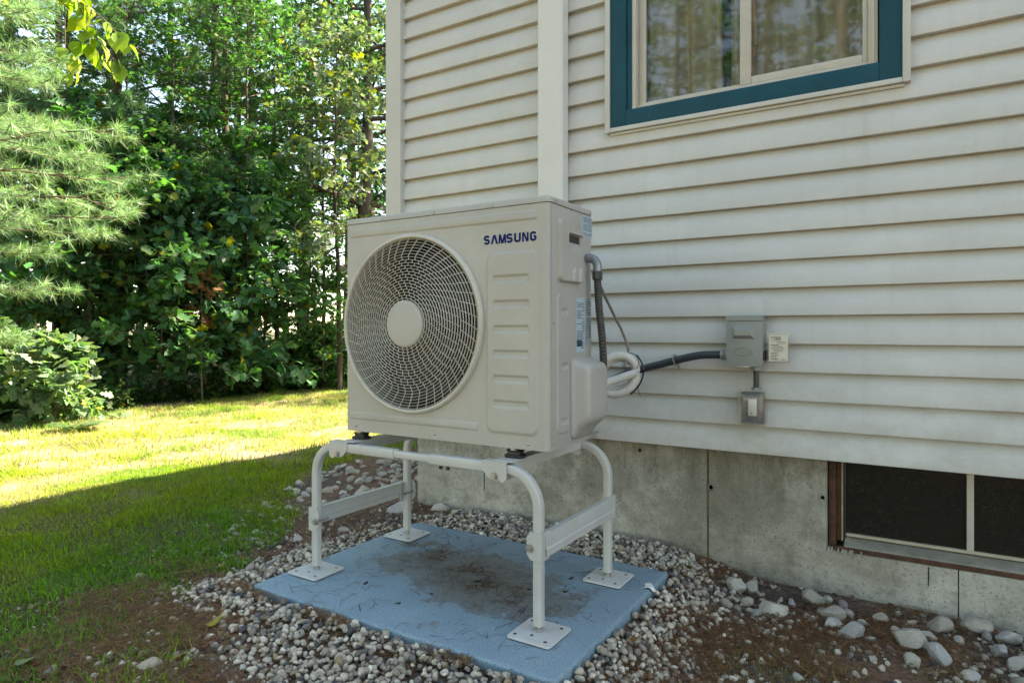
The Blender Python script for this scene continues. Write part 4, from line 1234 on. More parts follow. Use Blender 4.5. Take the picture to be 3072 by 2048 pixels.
def pine(seed, h, zb, spread, nl, twigs, tufts, npt, nlen, nwid, base, tr, limbs=None, yellow=.03, spr=.66):
    r = np.random.default_rng(seed)
    n = 7; zs = np.linspace(-.1, h, n)
    wob = np.cumsum(r.normal(0, .02, (n, 2)), 0)
    tp = np.c_[wob, zs]
    paths = [([tuple(p) for p in tp], list(np.linspace(tr, tr * .15, n)))]
    P, D, Lg = [], [], []
    ga = r.uniform(0, 6)
    spec = limbs
    if spec is None:
        spec = []
        for i in range(nl):
            c = (i + r.random()) / nl; ga += 2.4 + r.normal(0, .35)
            spec.append((zb + (h - zb) * c, ga, spread * (1.05 - .75 * c) * r.uniform(.7, 1.15), r.uniform(-4, 18) + 22 * c))
    for (z, az, L, el) in spec:
        k = np.interp(z, zs, np.arange(n)); k0 = int(min(n - 2, math.floor(k))); p0 = tp[k0] + (tp[k0 + 1] - tp[k0]) * (k - k0)
        e = math.radians(el)
        d = np.array([math.cos(az) * math.cos(e), math.sin(az) * math.cos(e), math.sin(e)])
        ts = (0, .3, .6, .85, 1.0)
        pts = [p0 + d * L * t + np.array([0, 0, -.16 * L * t * t + .10 * L * t ** 4]) + r.normal(0, .018 * L, 3) * t for t in ts]
        rad = max(.006, tr * .22 * L / spread)
        paths.append(([tuple(p) for p in pts], [rad, rad * .75, rad * .5, rad * .3, rad * .15]))
        for q in range(twigs):
            s_ = .22 + .78 * (q + r.random()) / twigs
            j = max(i for i in range(4) if ts[i] <= s_ + 1e-9) if s_ < 1 else 3
            b = pts[j] + (pts[j + 1] - pts[j]) * (s_ - ts[j]) / (ts[j + 1] - ts[j])
            a2 = az + (1 if q % 2 else -1) * r.uniform(.35, 1.0)
            td = np.array([math.cos(a2), math.sin(a2), r.normal(.12, .15)]); td /= np.linalg.norm(td)
            tl = L * r.uniform(.16, .34) * (1.25 - .8 * s_)
            paths.append(([tuple(b), tuple(b + td * tl * .5 + np.array([0, 0, -.01])), tuple(b + td * tl)], [rad * .25 + .001, rad * .15 + .001, .001]))
            for u in range(tufts):
                f = (u + 1) / tufts
                o = b + td * tl * f + r.normal(0, .015, 3)
                m = int(npt * r.uniform(.7, 1.3))
                dd = td * r.uniform(.35, .75) + spr * unit(r.normal(size=(m, 3))) + np.array([0, 0, .08])
                P.append(np.repeat(o[None], m, 0) + td * r.uniform(-.06, .02, (m, 1))); D.append(dd); Lg.append(nlen * r.uniform(.7, 1.15, m))
    P = np.concatenate(P); D = np.concatenate(D); Lg = np.concatenate(Lg)
    col = greens(r, len(P), base, .22, yellow, (.26, .20, .05))
    return paths, needle_cloud(P, D, Lg, np.full(len(P), nwid) * r.uniform(.7, 1.3, len(P)), col, r)

def plant(name, label, cat, data, loc, rot=0, scale=1.0, mat='leaf', crown='crown', stem='trunk', group=None, barkmat='bark', k=6):
    root = empty(name, loc, label, cat, group)
    root.rotation_euler = (0, 0, rot); root.scale = (scale,) * 3
    paths, (V, T, C) = data
    WL[root.name] = (0, 0, 0)
    tube_np(paths, k).build(stem, barkmat, root, 60)
    np_mesh(crown, V, T, mat, C, root)
    return root
def copy_plant(src, label, loc, rot, scale=1.0, group=None):
    c = src.copy(); COL.objects.link(c)
    c.location = loc; c.rotation_euler = (0, 0, rot)
    c.scale = (scale,) * 3 if isinstance(scale, (int, float)) else scale
    c['label'] = label
    if group: c['group'] = group
    for ch in src.children:
        d = ch.copy(); COL.objects.link(d); d.parent = c
    return c
def W(u, d, z=None):
    x = d * (u * .8496 - .5275); y = d * (u * .5275 + .8496)
    return (x, y, float(gz(x, y)) if z is None else z)

# ------------------------------------------------------------------ wood beyond the lawn
DG = (.052, .140, .062); MG = (.062, .165, .060); TG = (.070, .180, .095); PG = (.080, .165, .065)
gA = 'broadleaf trees of the wood'; gP = 'pines of the wood'; gS = 'oak saplings along the edge of the wood'
tA = plant('broadleaf_tree', 'slender broadleaf tree with spreading sprays in the middle of the wood', 'tree', woody(11, 9.5, 2.0, 2.6, 50, 11, 10, .125, MAPLE, MG, .10), W(-.46, 12.2), 0, 1, group=gA)
tB = plant('broadleaf_tree', 'dense dark broadleaf tree above the leafy saplings', 'tree', woody(12, 10.5, 1.8, 2.4, 52, 11, 10, .120, OVATE, DG, .11), W(-.405, 14.4), 0, 1, group=gA)
tC = plant('broadleaf_tree', 'tall tree with a thick dark trunk beside the house corner', 'tree', woody(13, 13.0, 3.4, 2.6, 50, 10, 10, .125, OVATE, TG, .165), W(-.232, 13.6), 0, 1, group=gA)
pA = plant('pine_tree', 'soft green pine in the middle of the wood', 'tree', pine(21, 10, 1.8, 2.2, 52, 9, 5, 16, .15, .0075, PG, .10), W(-.44, 11.0), 0, 1, 'needle', group=gP)
pB = plant('pine_tree', 'dark pine rising behind the bright left pine', 'tree', pine(22, 11, 2.0, 2.4, 52, 9, 5, 16, .15, .0075, (.062, .140, .062), .12), W(-.60, 10.2), 0, 1, 'needle', group=gP)
sA = plant('oak_sapling', 'bushy oak sapling under the middle of the wood', 'sapling', woody(31, 3.0, .45, 1.25, 27, 8, 8, .17, OAK, TG, .03, elev=(0, 45), flat=.55), W(-.47, 9.8), 0, 1, group=gS, barkmat='twig')
sB = plant('oak_sapling', 'broad oak sapling with hanging lobed leaves', 'sapling', woody(32, 3.4, .6, 1.35, 29, 8, 8, .165, OAK, MG, .035, elev=(0, 45), flat=.55), W(-.38, 10.8), 0, 1, group=gS, barkmat='twig')
sC = plant('maple_sapling', 'maple sapling with star shaped leaves at the lawn edge', 'sapling', woody(33, 2.7, .35, 1.15, 26, 8, 8, .16, MAPLE, (.075, .190, .080), .028, elev=(0, 50), flat=.5), W(-.60, 9.9), 0, 1, group=gS, barkmat='twig')
back_lab = 'broadleaf tree deep in the wood'
back = [(tA, -.78, 11.0, .95), (tB, -.68, 12.4, 1.0), (tC, -.40, 17.0, 1.0), (tC, -.315, 15.8, 1.0), (tC, -.265, 18.5, 1.1), (tC, -.205, 16.0, .95), (tC, -.15, 19.0, 1.0), (tA, -.88, 10.5, 1.0), (tB, -.10, 17.0, 1.0), (tC, -.74, 15.5, 1.05)]
for i, (src, u, d, s_) in enumerate(back):
    copy_plant(src, back_lab, W(u, d), i * 1.9 + .4, s_, gA)
for i, (src, u, d, s_) in enumerate([(pA, -.52, 12.8, 1.05), (pB, -.70, 10.8, .9), (pA, -.42, 19.0, 1.15), (pB, -.62, 20.0, 1.2)]):
    copy_plant(src, 'pine deep in the wood among broadleaf trees', W(u, d), i * 2.3 + 1, s_, gP)
sap = [(sB, -.54, 9.3, .95, 'oak sapling leaning over the lawn edge left of centre'), (sA, -.42, 10.4, 1.1, None), (sB, -.47, 10.9, 1.25, None), (sC, -.51, 10.1, 1.2, None), (sB, -.645, 9.2, 1.1, None), (sA, -.57, 10.4, 1.35, None), (sB, -.76, 9.4, 1.0, None), (sA, -.66, 10.6, 1.3, None), (sC, -.41, 12.0, 1.35, None), (sA, -.72, 10.6, 1.4, None), (sB, -.29, 11.0, .62, 'small leafy sapling low by the unit\'s left edge')]
ORD = ['first', 'second', 'third', 'fourth', 'fifth', 'sixth', 'seventh', 'eighth', 'ninth', 'tenth', 'eleventh', 'twelfth']
sap.sort(key=lambda t: t[1])
plain = [t for t in sap if not t[4]]
for i, (src, u, d, s_, lab) in enumerate(sap):
    copy_plant(src, lab or 'leafy sapling in the thicket, %s from the left along the wood' % ORD[plain.index(sap[i])], W(u, d), i * 1.37 + .8, s_, gS)
# grey green oak by the house corner
plant('oak_tree', 'silvery green oak with fine branches beside the house corner', 'tree', woody(41, 6.0, 1.7, 1.7, 40, 10, 9, .13, OAK, (.130, .180, .120), .05, elev=(5, 50), flat=.7, yellow=.08), W(-.262, 10.9), .4, 1.0, group=gA)
plant('oak_sapling', 'thin sapling with a clump of dead orange brown leaves', 'sapling', woody(43, 1.9, 1.2, .24, 6, 5, 5, .12, OAK, (.24, .135, .075), .016, elev=(-10, 30), flat=.9, yellow=0), W(-.475, 9.3), .4, 1.0, group=gS, barkmat='twig')
slim = plant('slender_tree', 'slender bare stemmed young tree at the edge of the wood', 'tree', woody(44, 6.5, 2.6, 1.3, 30, 9, 9, .12, MAPLE, MG, .045), W(-.415, 10.4), .4, 1.0, group=gA)
for i, (u, d, s_) in enumerate([(-.60, 9.6, .9), (-.52, 9.9, .9), (-.44, 12.6, 1.2), (-.36, 11.6, 1.0), (-.295, 13.4, 1.15)]):
    copy_plant(slim, 'slender young tree among the saplings, %s from the left' % ORD[i], W(u, d), i * 1.3 + 1, s_, gA)
# low bright shrubs by the far lawn corner
shr = woody(51, .75, .03, .62, 30, 9, 9, .085, OVATE, (.060, .165, .045), .012, elev=(15, 60), flat=.6, yellow=.02)
b0 = plant('leafy_shrub', 'low bright green shrub at the far lawn corner beside the unit', 'shrub', shr, W(-.285, 11.4), 0, 1.15, group='low shrubs', barkmat='twig')
for i, (u, d, s_) in enumerate([(-.37, 10.7, .7), (-.33, 11.2, .9), (-.31, 12.4, 1.1), (-.25, 12.1, 1.25), (-.225, 12.6, 1.3)]):
    copy_plant(b0, 'low green shrub at the far lawn edge, %s from the left' % ORD[i], W(u, d), i * 1.1 + 2, s_, 'low shrubs')
# sunlit oak seedling at the left edge of the lawn
plant('oak_seedling', 'sunlit oak seedling with pale lobed leaves at the lawn\'s left end', 'sapling', woody(61, .82, .05, .50, 22, 7, 7, .14, OAK, (.110, .185, .105), .016, elev=(10, 55), flat=.5, yellow=.02), W(-.70, 7.0), 0, 1.0, group=gS, barkmat='twig')
plant('oak_seedling', 'taller oak seedling cut by the photo\'s left border', 'sapling', woody(62, 1.0, .06, .50, 22, 7, 7, .14, OAK, (.085, .160, .075), .02, elev=(10, 55), flat=.5, yellow=.02), W(-.80, 7.1), 0, 1.0, group=gS, barkmat='twig')

# bright pine standing just left of the frame, its limbs reaching in
rr2 = np.random.default_rng(5)
limbs = []
for z, az, L in [(.95, 62, 1.5), (1.15, 40, 1.35), (1.35, 70, 1.75), (1.55, 50, 1.75), (1.72, 34, 1.9), (1.85, 66, 2.1), (1.98, 52, 2.35), (2.10, 40, 2.45), (2.22, 60, 2.4), (2.36, 47, 2.35), (2.50, 72, 2.0), (2.62, 36, 2.0), (2.76, 55, 1.9), (2.92, 66, 1.75), (3.05, 44, 1.75), (3.2, 58, 1.7), (3.35, 70, 1.8), (3.5, 38, 1.7), (3.65, 54, 1.75), (3.8, 64, 1.7), (3.95, 45, 1.7), (4.15, 58, 1.6), (4.4, 50, 1.6), (2.0, 180, 1.6), (2.6, 250, 1.6), (3.2, 140, 1.5), (3.7, 300, 1.5), (4.3, 200, 1.3), (1.6, 320, 1.4), (4.8, 20, 1.3), (5.1, 110, 1.2)]:
    limbs.append((z, math.radians(az), L * .86, 4 + rr2.normal(0, 4)))
plant('white_pine', 'sunlit pine with long soft needles reaching in at the left', 'tree', pine(71, 6.2, 1, 2.0, 0, 11, 3, 52, .115, .0040, (.190, .320, .175), .085, limbs=limbs, spr=.95), (-6.95, 1.35, 0), 0, 1, 'needle')

# birch branch hanging into the top left corner, every leaf a part
birch = empty('birch_tree', (-6.0, .2, 0), 'birch branch of bright yellow green leaves hanging at the top left', 'tree')
twg = MB()
twg.tube(bez([(-6.0, .2, -.1), (-5.95, .22, 1.6), (-5.8, .4, 3.3), (-5.5, .8, 4.6)], 6), [.06 - .045 * i / 18 for i in range(19)], 8)
stem = [(-5.8, .4, 3.3), (-5.5, .95, 3.80), (-5.15, 1.5, 3.85), (-4.92, 1.85, 3.62), (-4.78, 2.05, 3.35), (-4.70, 2.16, 3.10), (-4.66, 2.22, 2.88)]
sp_ = bez(stem, 8)
twg.tube(sp_, [.018 - .016 * i / (len(sp_) - 1) for i in range(len(sp_))], 6)
side_sh = []
for (i, dx, dy, dz) in [(30, .16, .20, -.34), (34, -.10, .05, -.42), (38, .22, .24, -.30), (41, .04, .12, -.42), (44, -.14, -.02, -.30), (27, -.22, -.1, -.35), (24, .2, .3, -.25), (20, -.12, .02, -.32), (46, .15, .12, -.22)]:
    p = Vector(sp_[min(i, len(sp_) - 1)]); q = [p, p + Vector((dx * .5, dy * .5, dz * .35)), p + Vector((dx, dy, dz))]
    side_sh.append(bez([tuple(x) for x in q], 5)); twg.tube(side_sh[-1], .003, 5)
twg.build('trunk', 'twig', birch, 60)
rb = np.random.default_rng(77)
lm = []
for v in range(4):
    V, T = tmpl_from_half([0, .10, .30, .48, .66, .84, 1], [.0, .26, .42, .40, .25, .09, 0], .16 + .08 * v, .12 + .10 * v)
    V = V * .118
    cc_ = np.repeat(np.array([[(.19, .30, .030), (.22, .31, .028), (.16, .28, .036), (.25, .31, .030)][v]]), len(V), 0)
    o = np_mesh('leaf', V, T, 'leaf', cc_, birch)
    lm.append(o)
spots_ = []
for sh in side_sh + [sp_[26:]]:
    for j in range(9):
        p = Vector(sh[int(rb.integers(1, len(sh)))]); spots_.append(p + Vector(rb.normal(0, .012, 3)))
bx, by, bz = WL[birch.name]
for i, p in enumerate(spots_):
    if i < 4: o = lm[i]
    else:
        o = lm[i % 4].copy(); COL.objects.link(o); o.parent = birch
    o.location = (p.x - bx, p.y - by, p.z - bz)
    o.rotation_euler = (rb.uniform(-1.2, 1.2), math.radians(55) + rb.normal(0, .45), rb.uniform(0, 6.28))
    s_ = rb.uniform(.7, 1.2); o.scale = (s_, s_, s_)

# fern at the foot of the seedlings
fern = empty('fern', W(-.67, 6.45), 'pale fern fronds at the left end of the lawn', 'fern')
WL[fern.name] = (0, 0, 0)
fr = np.random.default_rng(9)
for q in range(9):
    a = q * 2.4 + .3; Lf = fr.uniform(.32, .48)
    V, T, C = [], [], []
    P, A, Nn, S = [], [], [], []
    for t in np.linspace(.12, 1, 17):
        b = np.array([Lf * t * .85, 0, Lf * (.75 * t - .62 * t * t)])
        for s_ in (-1, 1):
            P.append(b); A.append((.35, s_, -.12)); Nn.append((0, 0, 1)); S.append(.115 * math.sin(PI * min(1, .12 + t * .86)) * Lf / .4)
    V, T, C = leaf_cloud(np.array(P), np.array(A, float), np.array(Nn, float), np.array(S), greens(fr, len(P), (.075, .135, .05), .12, 0), tmpl_from_half([0, .5, 1], [.05, .13, 0], .1, .1))
    o = np_mesh('frond', V, T, 'leaf', C, fern); o.rotation_euler = (0, 0, a)

# leafy weeds, dead twigs and litter along the edge of the wood
def weeds():
    r = np.random.default_rng(15)
    n = 22000
    u = r.uniform(-.86, -.15, n); edge = np.interp(u, [-.86, -.75, -.53, -.26, -.15], [6.9, 7.3, 9.1, 11.9, 12.6])
    d = edge + r.exponential(.7, n) - .25
    x = d * (u * .8496 - .5275); y = d * (u * .5275 + .8496)
    k = fbm(x * 1.6, y * 1.6, 44) > .42
    x, y = x[k], y[k]; n = len(x)
    z = gz(x, y) + np.abs(r.normal(0, .12, n)) * (0.4 + 1.2 * fbm(x * .9, y * .9, 45)) + .02
    P = np.c_[x, y, z]
    A = np.c_[r.normal(0, 1, (n, 2)), r.normal(.1, .4, n)]
    N_ = np.array([0, 0, 1.0]) + r.normal(0, .5, (n, 3))
    col = greens(r, n, (.040, .092, .026), .3, .08, (.16, .08, .03))
    V, T, C = leaf_cloud(P, A, N_, r.uniform(.03, .09, n), col, OVATE)
    o = np_mesh('undergrowth', V, T, 'leaf', C, kind='stuff')
    o['label'] = 'low leafy weeds along the edge of the wood'; o['category'] = 'undergrowth'
weeds()

# ------------------------------------------------------------------ lawn
def lawn():
    r = np.random.default_rng(19)
    Vs, Ts, Cs = [], [], []; base = 0
    def zone(n, d0, d1, hmin, hmax, wid, segs):
        nonlocal base
        u = r.uniform(-1.15, .02 if d0 > 3 else .25, n); d = np.sqrt(r.uniform(d0 ** 2, d1 ** 2, n))
        x = d * (u * .8496 - .5275); y = d * (u * .5275 + .8496)
        ins = in_poly(x, y, LAWN_EDGE); ed = poly_dist(x, y, LAWN_EDGE)
        n2 = fbm(x * 6, y * 6, 31); n1 = fbm(x * 2.5, y * 2.5, 21); n3 = fbm(x * 1.3, y * 1.3, 61)
        w_ = np.where(ins, sstep(-.12, .18, ed + .5 * (n2 - .5)), 0)
        dens = w_ * (.30 + .70 * sstep(.34, .56, fbm(x * 3.1, y * 3.1, 71))) * (.72 + .28 * sstep(.28, .48, fbm(x * 1.1 + 5, y * 1.1, 73)))
        fe = np.interp(u, [-.86, -.75, -.53, -.26, -.15, .3], [6.9, 7.3, 9.1, 11.9, 12.6, 13])
        dens *= 1 - .9 * sstep(-.9, .1, d - fe)
        k = (r.random(n) < dens) & ~((x > -2.75) & (y > 2.7) & (y < 12))
        x, y, n1, n2, n3, d = x[k], y[k], n1[k], n2[k], n3[k], d[k]; n = len(x)
        z = gz(x, y) - .004
        h = r.uniform(hmin, hmax, n) * (.45 + 1.1 * fbm(x * 3.3, y * 3.3, 81)) * r.uniform(.6, 1.25, n)
        a = r.uniform(0, 2 * PI, n); ln = r.uniform(.2, 1.5, n)
        dirx, diry = np.cos(a), np.sin(a)
        sx, sy = -diry, dirx
        w2 = wid * r.uniform(.6, 1.3, n) / 2
        sunny = sstep(-3.9, -4.5, x)  # zone past the shadow edge: drier blades, with sunlight also put into their colour
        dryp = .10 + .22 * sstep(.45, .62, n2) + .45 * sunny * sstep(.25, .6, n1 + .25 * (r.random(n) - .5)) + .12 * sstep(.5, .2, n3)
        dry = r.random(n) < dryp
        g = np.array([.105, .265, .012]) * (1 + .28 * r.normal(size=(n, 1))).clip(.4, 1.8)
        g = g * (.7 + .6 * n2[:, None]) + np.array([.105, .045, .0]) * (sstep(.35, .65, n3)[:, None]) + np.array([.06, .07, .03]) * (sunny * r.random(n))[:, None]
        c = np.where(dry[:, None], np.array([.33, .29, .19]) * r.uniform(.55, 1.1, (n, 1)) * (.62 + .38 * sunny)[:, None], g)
        p = np.c_[x, y, z]
        s_ = np.c_[sx, sy, np.zeros(n)] * w2[:, None]
        dv = np.c_[dirx, diry, np.zeros(n)]
        up = np.array([0, 0, 1.0])
        def at(t): return p + up * (h * (t - .30 * ln * t * t))[:, None] + dv * (h * ln * t * t * .9)[:, None]
        if segs == 2:
            q = [p - s_, p + s_, at(.55) + s_ * .8, at(.55) - s_ * .8, at(1.0)]
            V = np.stack(q, 1).reshape(-1, 3); T = np.array([(0, 1, 2), (0, 2, 3), (3, 2, 4)])
            kk = 5
        else:
            V = np.stack([p - s_, p + s_, at(1.0)], 1).reshape(-1, 3); T = np.array([(0, 1, 2)]); kk = 3
        tr = (T[None] + (np.arange(n) * kk)[:, None, None]).reshape(-1, 3) + base
        cc2 = np.repeat(c, kk, 0)
        Vs.append(V); Ts.append(tr); Cs.append(cc2); base += len(V)
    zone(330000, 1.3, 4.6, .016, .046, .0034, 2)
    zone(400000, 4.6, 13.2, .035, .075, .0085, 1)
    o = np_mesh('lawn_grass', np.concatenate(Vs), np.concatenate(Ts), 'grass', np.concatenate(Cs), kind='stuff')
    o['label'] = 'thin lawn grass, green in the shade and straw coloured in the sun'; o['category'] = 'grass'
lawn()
def tufts():
    r = np.random.default_rng(29)
    n = 1500
    cx = r.choice(10, n)
    centers = np.c_[r.uniform(-.55, .35, 10), r.uniform(2.0, 2.3, 10)]
    xy = centers[cx] + r.normal(0, .075, (n, 2))
    h = r.uniform(.012, .034, n); a = r.uniform(0, 6.28, n)
    p = np.c_[xy, gz(xy[:, 0], xy[:, 1])]
    s_ = np.c_[-np.sin(a), np.cos(a), 0 * a] * .0014
    tip = p + np.c_[np.cos(a) * h * .7, np.sin(a) * h * .7, h]
    V = np.stack([p - s_, p + s_, tip], 1).reshape(-1, 3)
    c = greens(r, n, (.13, .17, .035), .25, .35, (.32, .25, .11))
    o = np_mesh('grass_tufts', V, np.arange(len(V)).reshape(-1, 3), 'grass', np.repeat(c, 3, 0), kind='stuff')
    o['label'] = 'sparse grass tufts in the soil below the basement window'; o['category'] = 'grass'
tufts()

# ------------------------------------------------------------------ gravel, stones, straw
def ico_templates(k, seed, sub=1, rough=.16, facet=0, lims=(.62, .92)):
    r = np.random.default_rng(seed); out = []
    bm = bmesh.new(); bmesh.ops.create_icosphere(bm, subdivisions=sub, radius=1.0)
    bm.verts.index_update()
    V0 = np.array([v.co[:] for v in bm.verts]); T = np.array([[v.index for v in f.verts] for f in bm.faces]); bm.free()
    for i in range(k):
        V = V0.copy()
        for q in range(9 + facet):        # shave random planes for broken faces
            n = unit(r.normal(size=3)); lim = r.uniform(*lims)
            dd = V @ n; V = V - np.maximum(0, dd - lim)[:, None] * n[None] * (.95 if facet else .75)
        V = V * (1 + rough * r.normal(size=(len(V), 1)) * .35)
        V = V * np.array([1.0, r.uniform(.7, .95), r.uniform(.5, .8)])
        out.append(V)
    return out, T
def rotm(r, n, tilt=.5):
    a = r.uniform(0, 2 * PI, n); b = r.normal(0, tilt, n); c = r.normal(0, tilt, n)
    ca, sa, cb_, sb, cc_, sc = np.cos(a), np.sin(a), np.cos(b), np.sin(b), np.cos(c), np.sin(c)
    Rz = np.zeros((n, 3, 3)); Rz[:, 0, 0] = ca; Rz[:, 0, 1] = -sa; Rz[:, 1, 0] = sa; Rz[:, 1, 1] = ca; Rz[:, 2, 2] = 1
    Ry = np.zeros((n, 3, 3)); Ry[:, 0, 0] = cb_; Ry[:, 0, 2] = sb; Ry[:, 2, 0] = -sb; Ry[:, 2, 2] = cb_; Ry[:, 1, 1] = 1
    Rx = np.zeros((n, 3, 3)); Rx[:, 1, 1] = cc_; Rx[:, 1, 2] = -sc; Rx[:, 2, 1] = sc; Rx[:, 2, 2] = cc_; Rx[:, 0, 0] = 1
    return Rz @ Ry @ Rx
def stone_cols(r, n):
    pal = np.array([(.52, .475, .41), (.42, .38, .33), (.64, .61, .545), (.31, .275, .24), (.18, .17, .17), (.085, .085, .10), (.32, .24, .165)])
    i = r.choice(len(pal), n, p=[.26, .23, .15, .15, .10, .06, .05])
    return pal[i] * np.array([.92, .875, .79]) * (1 + .14 * r.normal(size=(n, 1))).clip(.6, 1.4)
def on_pad(x, y, m=0.0): return (x > PADX0 - m) & (x < PADX1 + m) & (y > PADY0 - m) & (y < PADY1 + m)
def gravel():
    r = np.random.default_rng(39)
    n = 29000
    x = r.uniform(-2.7, .1, n); y = r.uniform(.85, 2.86, n)
    ins = in_poly(x, y, GRAVEL); ed = poly_dist(x, y, GRAVEL)
    sd_ = np.where(ins, ed, -ed)
    n2 = fbm(x * 5, y * 5, 91)
    p = np.maximum(sstep(-.12, .16, sd_ + .30 * (n2 - .5)), .16 * sstep(-.75, -.05, sd_) * ((x > -2.3) | (y > 1.7)))
    p = p * np.where((y < 1.35) & (n2 < .36), .25, 1)
    p = p * np.where((x < -2.07) & (y > 2.15), .35, 1)
    k = (r.random(n) < p * .82) & ~on_pad(x, y, .012) & (y < 2.835)
    x, y, sd_ = x[k], y[k], sd_[k]; n = len(x)
    s_ = r.uniform(.0075, .0170, n) * np.where(r.random(n) < .08, 1.35, 1)
    lay = r.random(n)
    z = gz(x, y) + .004 + lay * .020 * sstep(-.02, .1, sd_)
    tm, T = ico_templates(12, 3, 2, .10, 4, (.5, .85))
    R = rotm(r, n, .6); c = stone_cols(r, n)
    Vs, Ts, Cs = [], [], []; base = 0
    ti = r.integers(0, len(tm), n)
    for t in range(len(tm)):
        q = ti == t; m = q.sum()
        V = np.einsum('nij,kj->nki', R[q], tm[t]) * s_[q][:, None, None] + np.c_[x[q], y[q], z[q]][:, None]
        Vs.append(V.reshape(-1, 3)); k_ = len(tm[t])
        Ts.append((T[None] + (np.arange(m) * k_)[:, None, None]).reshape(-1, 3) + base); base += m * k_
        Cs.append(np.repeat(c[q], k_, 0))
    o = np_mesh('gravel', np.concatenate(Vs), np.concatenate(Ts), 'stone', np.concatenate(Cs), kind='stuff')
    o['label'] = 'pale mixed gravel heaped round the pad'; o['category'] = 'gravel'
    # small grit on the bare soil
    n = 22000
    x = r.uniform(-3.4, .7, n); y = r.uniform(.8, 2.85, n)
    k = (~in_poly(x, y, GRAVEL)) & ~on_pad(x, y, .05) & (fbm(x * 4, y * 4, 17) > .40) & ((x > -.75) | (r.random(n) < .6)) & (x > -2.75 - (y - 1) * .4)
    x, y = x[k], y[k]; n = len(x)
    s_ = r.uniform(.0028, .0085, n) * np.where(r.random(n) < .08, 1.7, 1)
    R = rotm(r, n, .5); c = stone_cols(r, n) * .9
    big = (x > -.72) & (y > 2.2) & (r.random(n) < .16)
    s_[big] = r.uniform(.009, .021, big.sum())
    clod = (r.random(n) < .62) & ~big
    c[clod] = np.array([.12, .085, .058]) * r.uniform(.5, 1.25, (clod.sum(), 1))
    tm1, T1 = ico_templates(1, 8)
    V = np.einsum('nij,kj->nki', R, tm1[0]) * s_[:, None, None] + np.c_[x, y, gz(x, y) + .001][:, None]
    k_ = len(tm1[0])
    o = np_mesh('grit', V.reshape(-1, 3), (T1[None] + (np.arange(n) * k_)[:, None, None]).reshape(-1, 3), 'stone', np.repeat(c, k_, 0), kind='stuff')
    o['label'] = 'small grit scattered on bare soil'; o['category'] = 'grit'
gravel()

# larger stones, each its own thing
rtm, rT = ico_templates(9, 12, 3, .03, 5, (.52, .85))
rock_src = []
for i, V in enumerate(rtm):
    base = np.array([(.47, .45, .41), (.40, .38, .35), (.52, .49, .44), (.36, .335, .30), (.44, .40, .36), (.30, .29, .28), (.50, .48, .46), (.42, .42, .43), (.46, .40, .34)][i])
    c = np.repeat(base[None], len(V), 0) * (.85 + .3 * fbm(V[:, 0] * 3 + i * 7, V[:, 1] * 3 + V[:, 2] * 3, i))[:, None]
    rock_src.append((V, c))
rock_meshes = []
def stone(name, label, x, y, w_, i, rot, group, sink=.30, z=None, cat='stone'):
    if len(rock_meshes) <= i:
        for j in range(len(rock_meshes), i + 1):
            o = np_mesh(name, rock_src[j][0] * .5, rT, 'rock', rock_src[j][1] * np.array([.88, .84, .77]), smooth=True); o.data.set_sharp_from_angle(angle=math.radians(24))
            rock_meshes.append(o.data); bpy.data.objects.remove(o)
    o = bpy.data.objects.new(name, rock_meshes[i]); COL.objects.link(o)
    zz = float(gz(x, y)) if z is None else z
    hz_ = np.ptp(rock_src[i][0][:, 2]) * .5 * w_
    o.location = (x, y, zz + hz_ * (.5 - sink)); o.scale = (w_,) * 3; o.rotation_euler = (random.gauss(0, .2), random.gauss(0, .2), rot)
    o['label'] = label; o['category'] = cat; o['group'] = group
    return o
RS = [(-.602, 2.644, .078, 'white angular stone at the left end of the row by the foundation'), (-.555, 2.693, .076, 'pale pointed stone leaning on the first white one'), (-.444, 2.536, .098, 'round pale boulder in front of the foundation'), (-.334, 2.713, .090, 'oval grey stone against the foundation'), (-.255, 2.602, .076, None), (-.233, 2.721, .052, None), (-.247, 2.526, .06, None), (-.182, 2.475, .080, 'flat pinkish stone in the brown soil'), (-.112, 2.675, .06, None), (-.023, 2.496, .096, 'large rounded speckled boulder below the basement window'), (-.015, 2.686, .044, None), (.033, 2.608, .054, None), (.068, 2.69, .096, 'tan wedge shaped stone leaning toward the foundation'), (.177, 2.773, .086, 'long pale stone lying along the foundation joint'), (.202, 2.727, .048, None), (.262, 2.75, .078, 'white upright stone near the right border'), (.058, 2.445, .076, 'pale wedge stone in front of the speckled boulder'), (.055, 2.508, .05, None), (-.009, 2.365, .054, None), (.265, 2.561, .066, None), (-.303, 2.088, .036, None), (-.599, 2.475, .05, None), (-.543, 2.546, .052, None), (-.492, 2.472, .044, None), (.134, 2.359, .056, None), (.228, 2.616, .06, None), (-.38, 2.475, .03, None), (-.291, 2.74, .045, None), (-.132, 2.476, .034, None), (-.115, 2.325, .032, None), (.26, 2.437, .05, None), (.018, 2.513, .044, None), (.33, 2.70, .08, None), (.30, 2.62, .05, None), (-.40, 2.64, .04, None), (-.06, 2.60, .04, None), (.12, 2.62, .04, None), (-.16, 2.60, .035, None), (-.34, 2.56, .03, None), (-.30, 2.62, .034, None), (-.21, 2.66, .04, None)]
for i, (x, y, w_, lab) in enumerate(RS):
    stone('river_stone', lab or 'small pale stone in the soil beside the foundation', x, y, w_ * 1.16, i % 9, i * 1.7, 'river stones by the foundation', .22)
stone('river_stone', 'round pale stone against the foundation behind the pad', -2.195, 2.80, .115, 2, .5, 'river stones by the foundation', .18)
stone('river_stone', 'wide dark stone by the foundation corner behind the rear leg', -2.36, 2.66, .16, 7, .2, 'river stones by the foundation', .45)
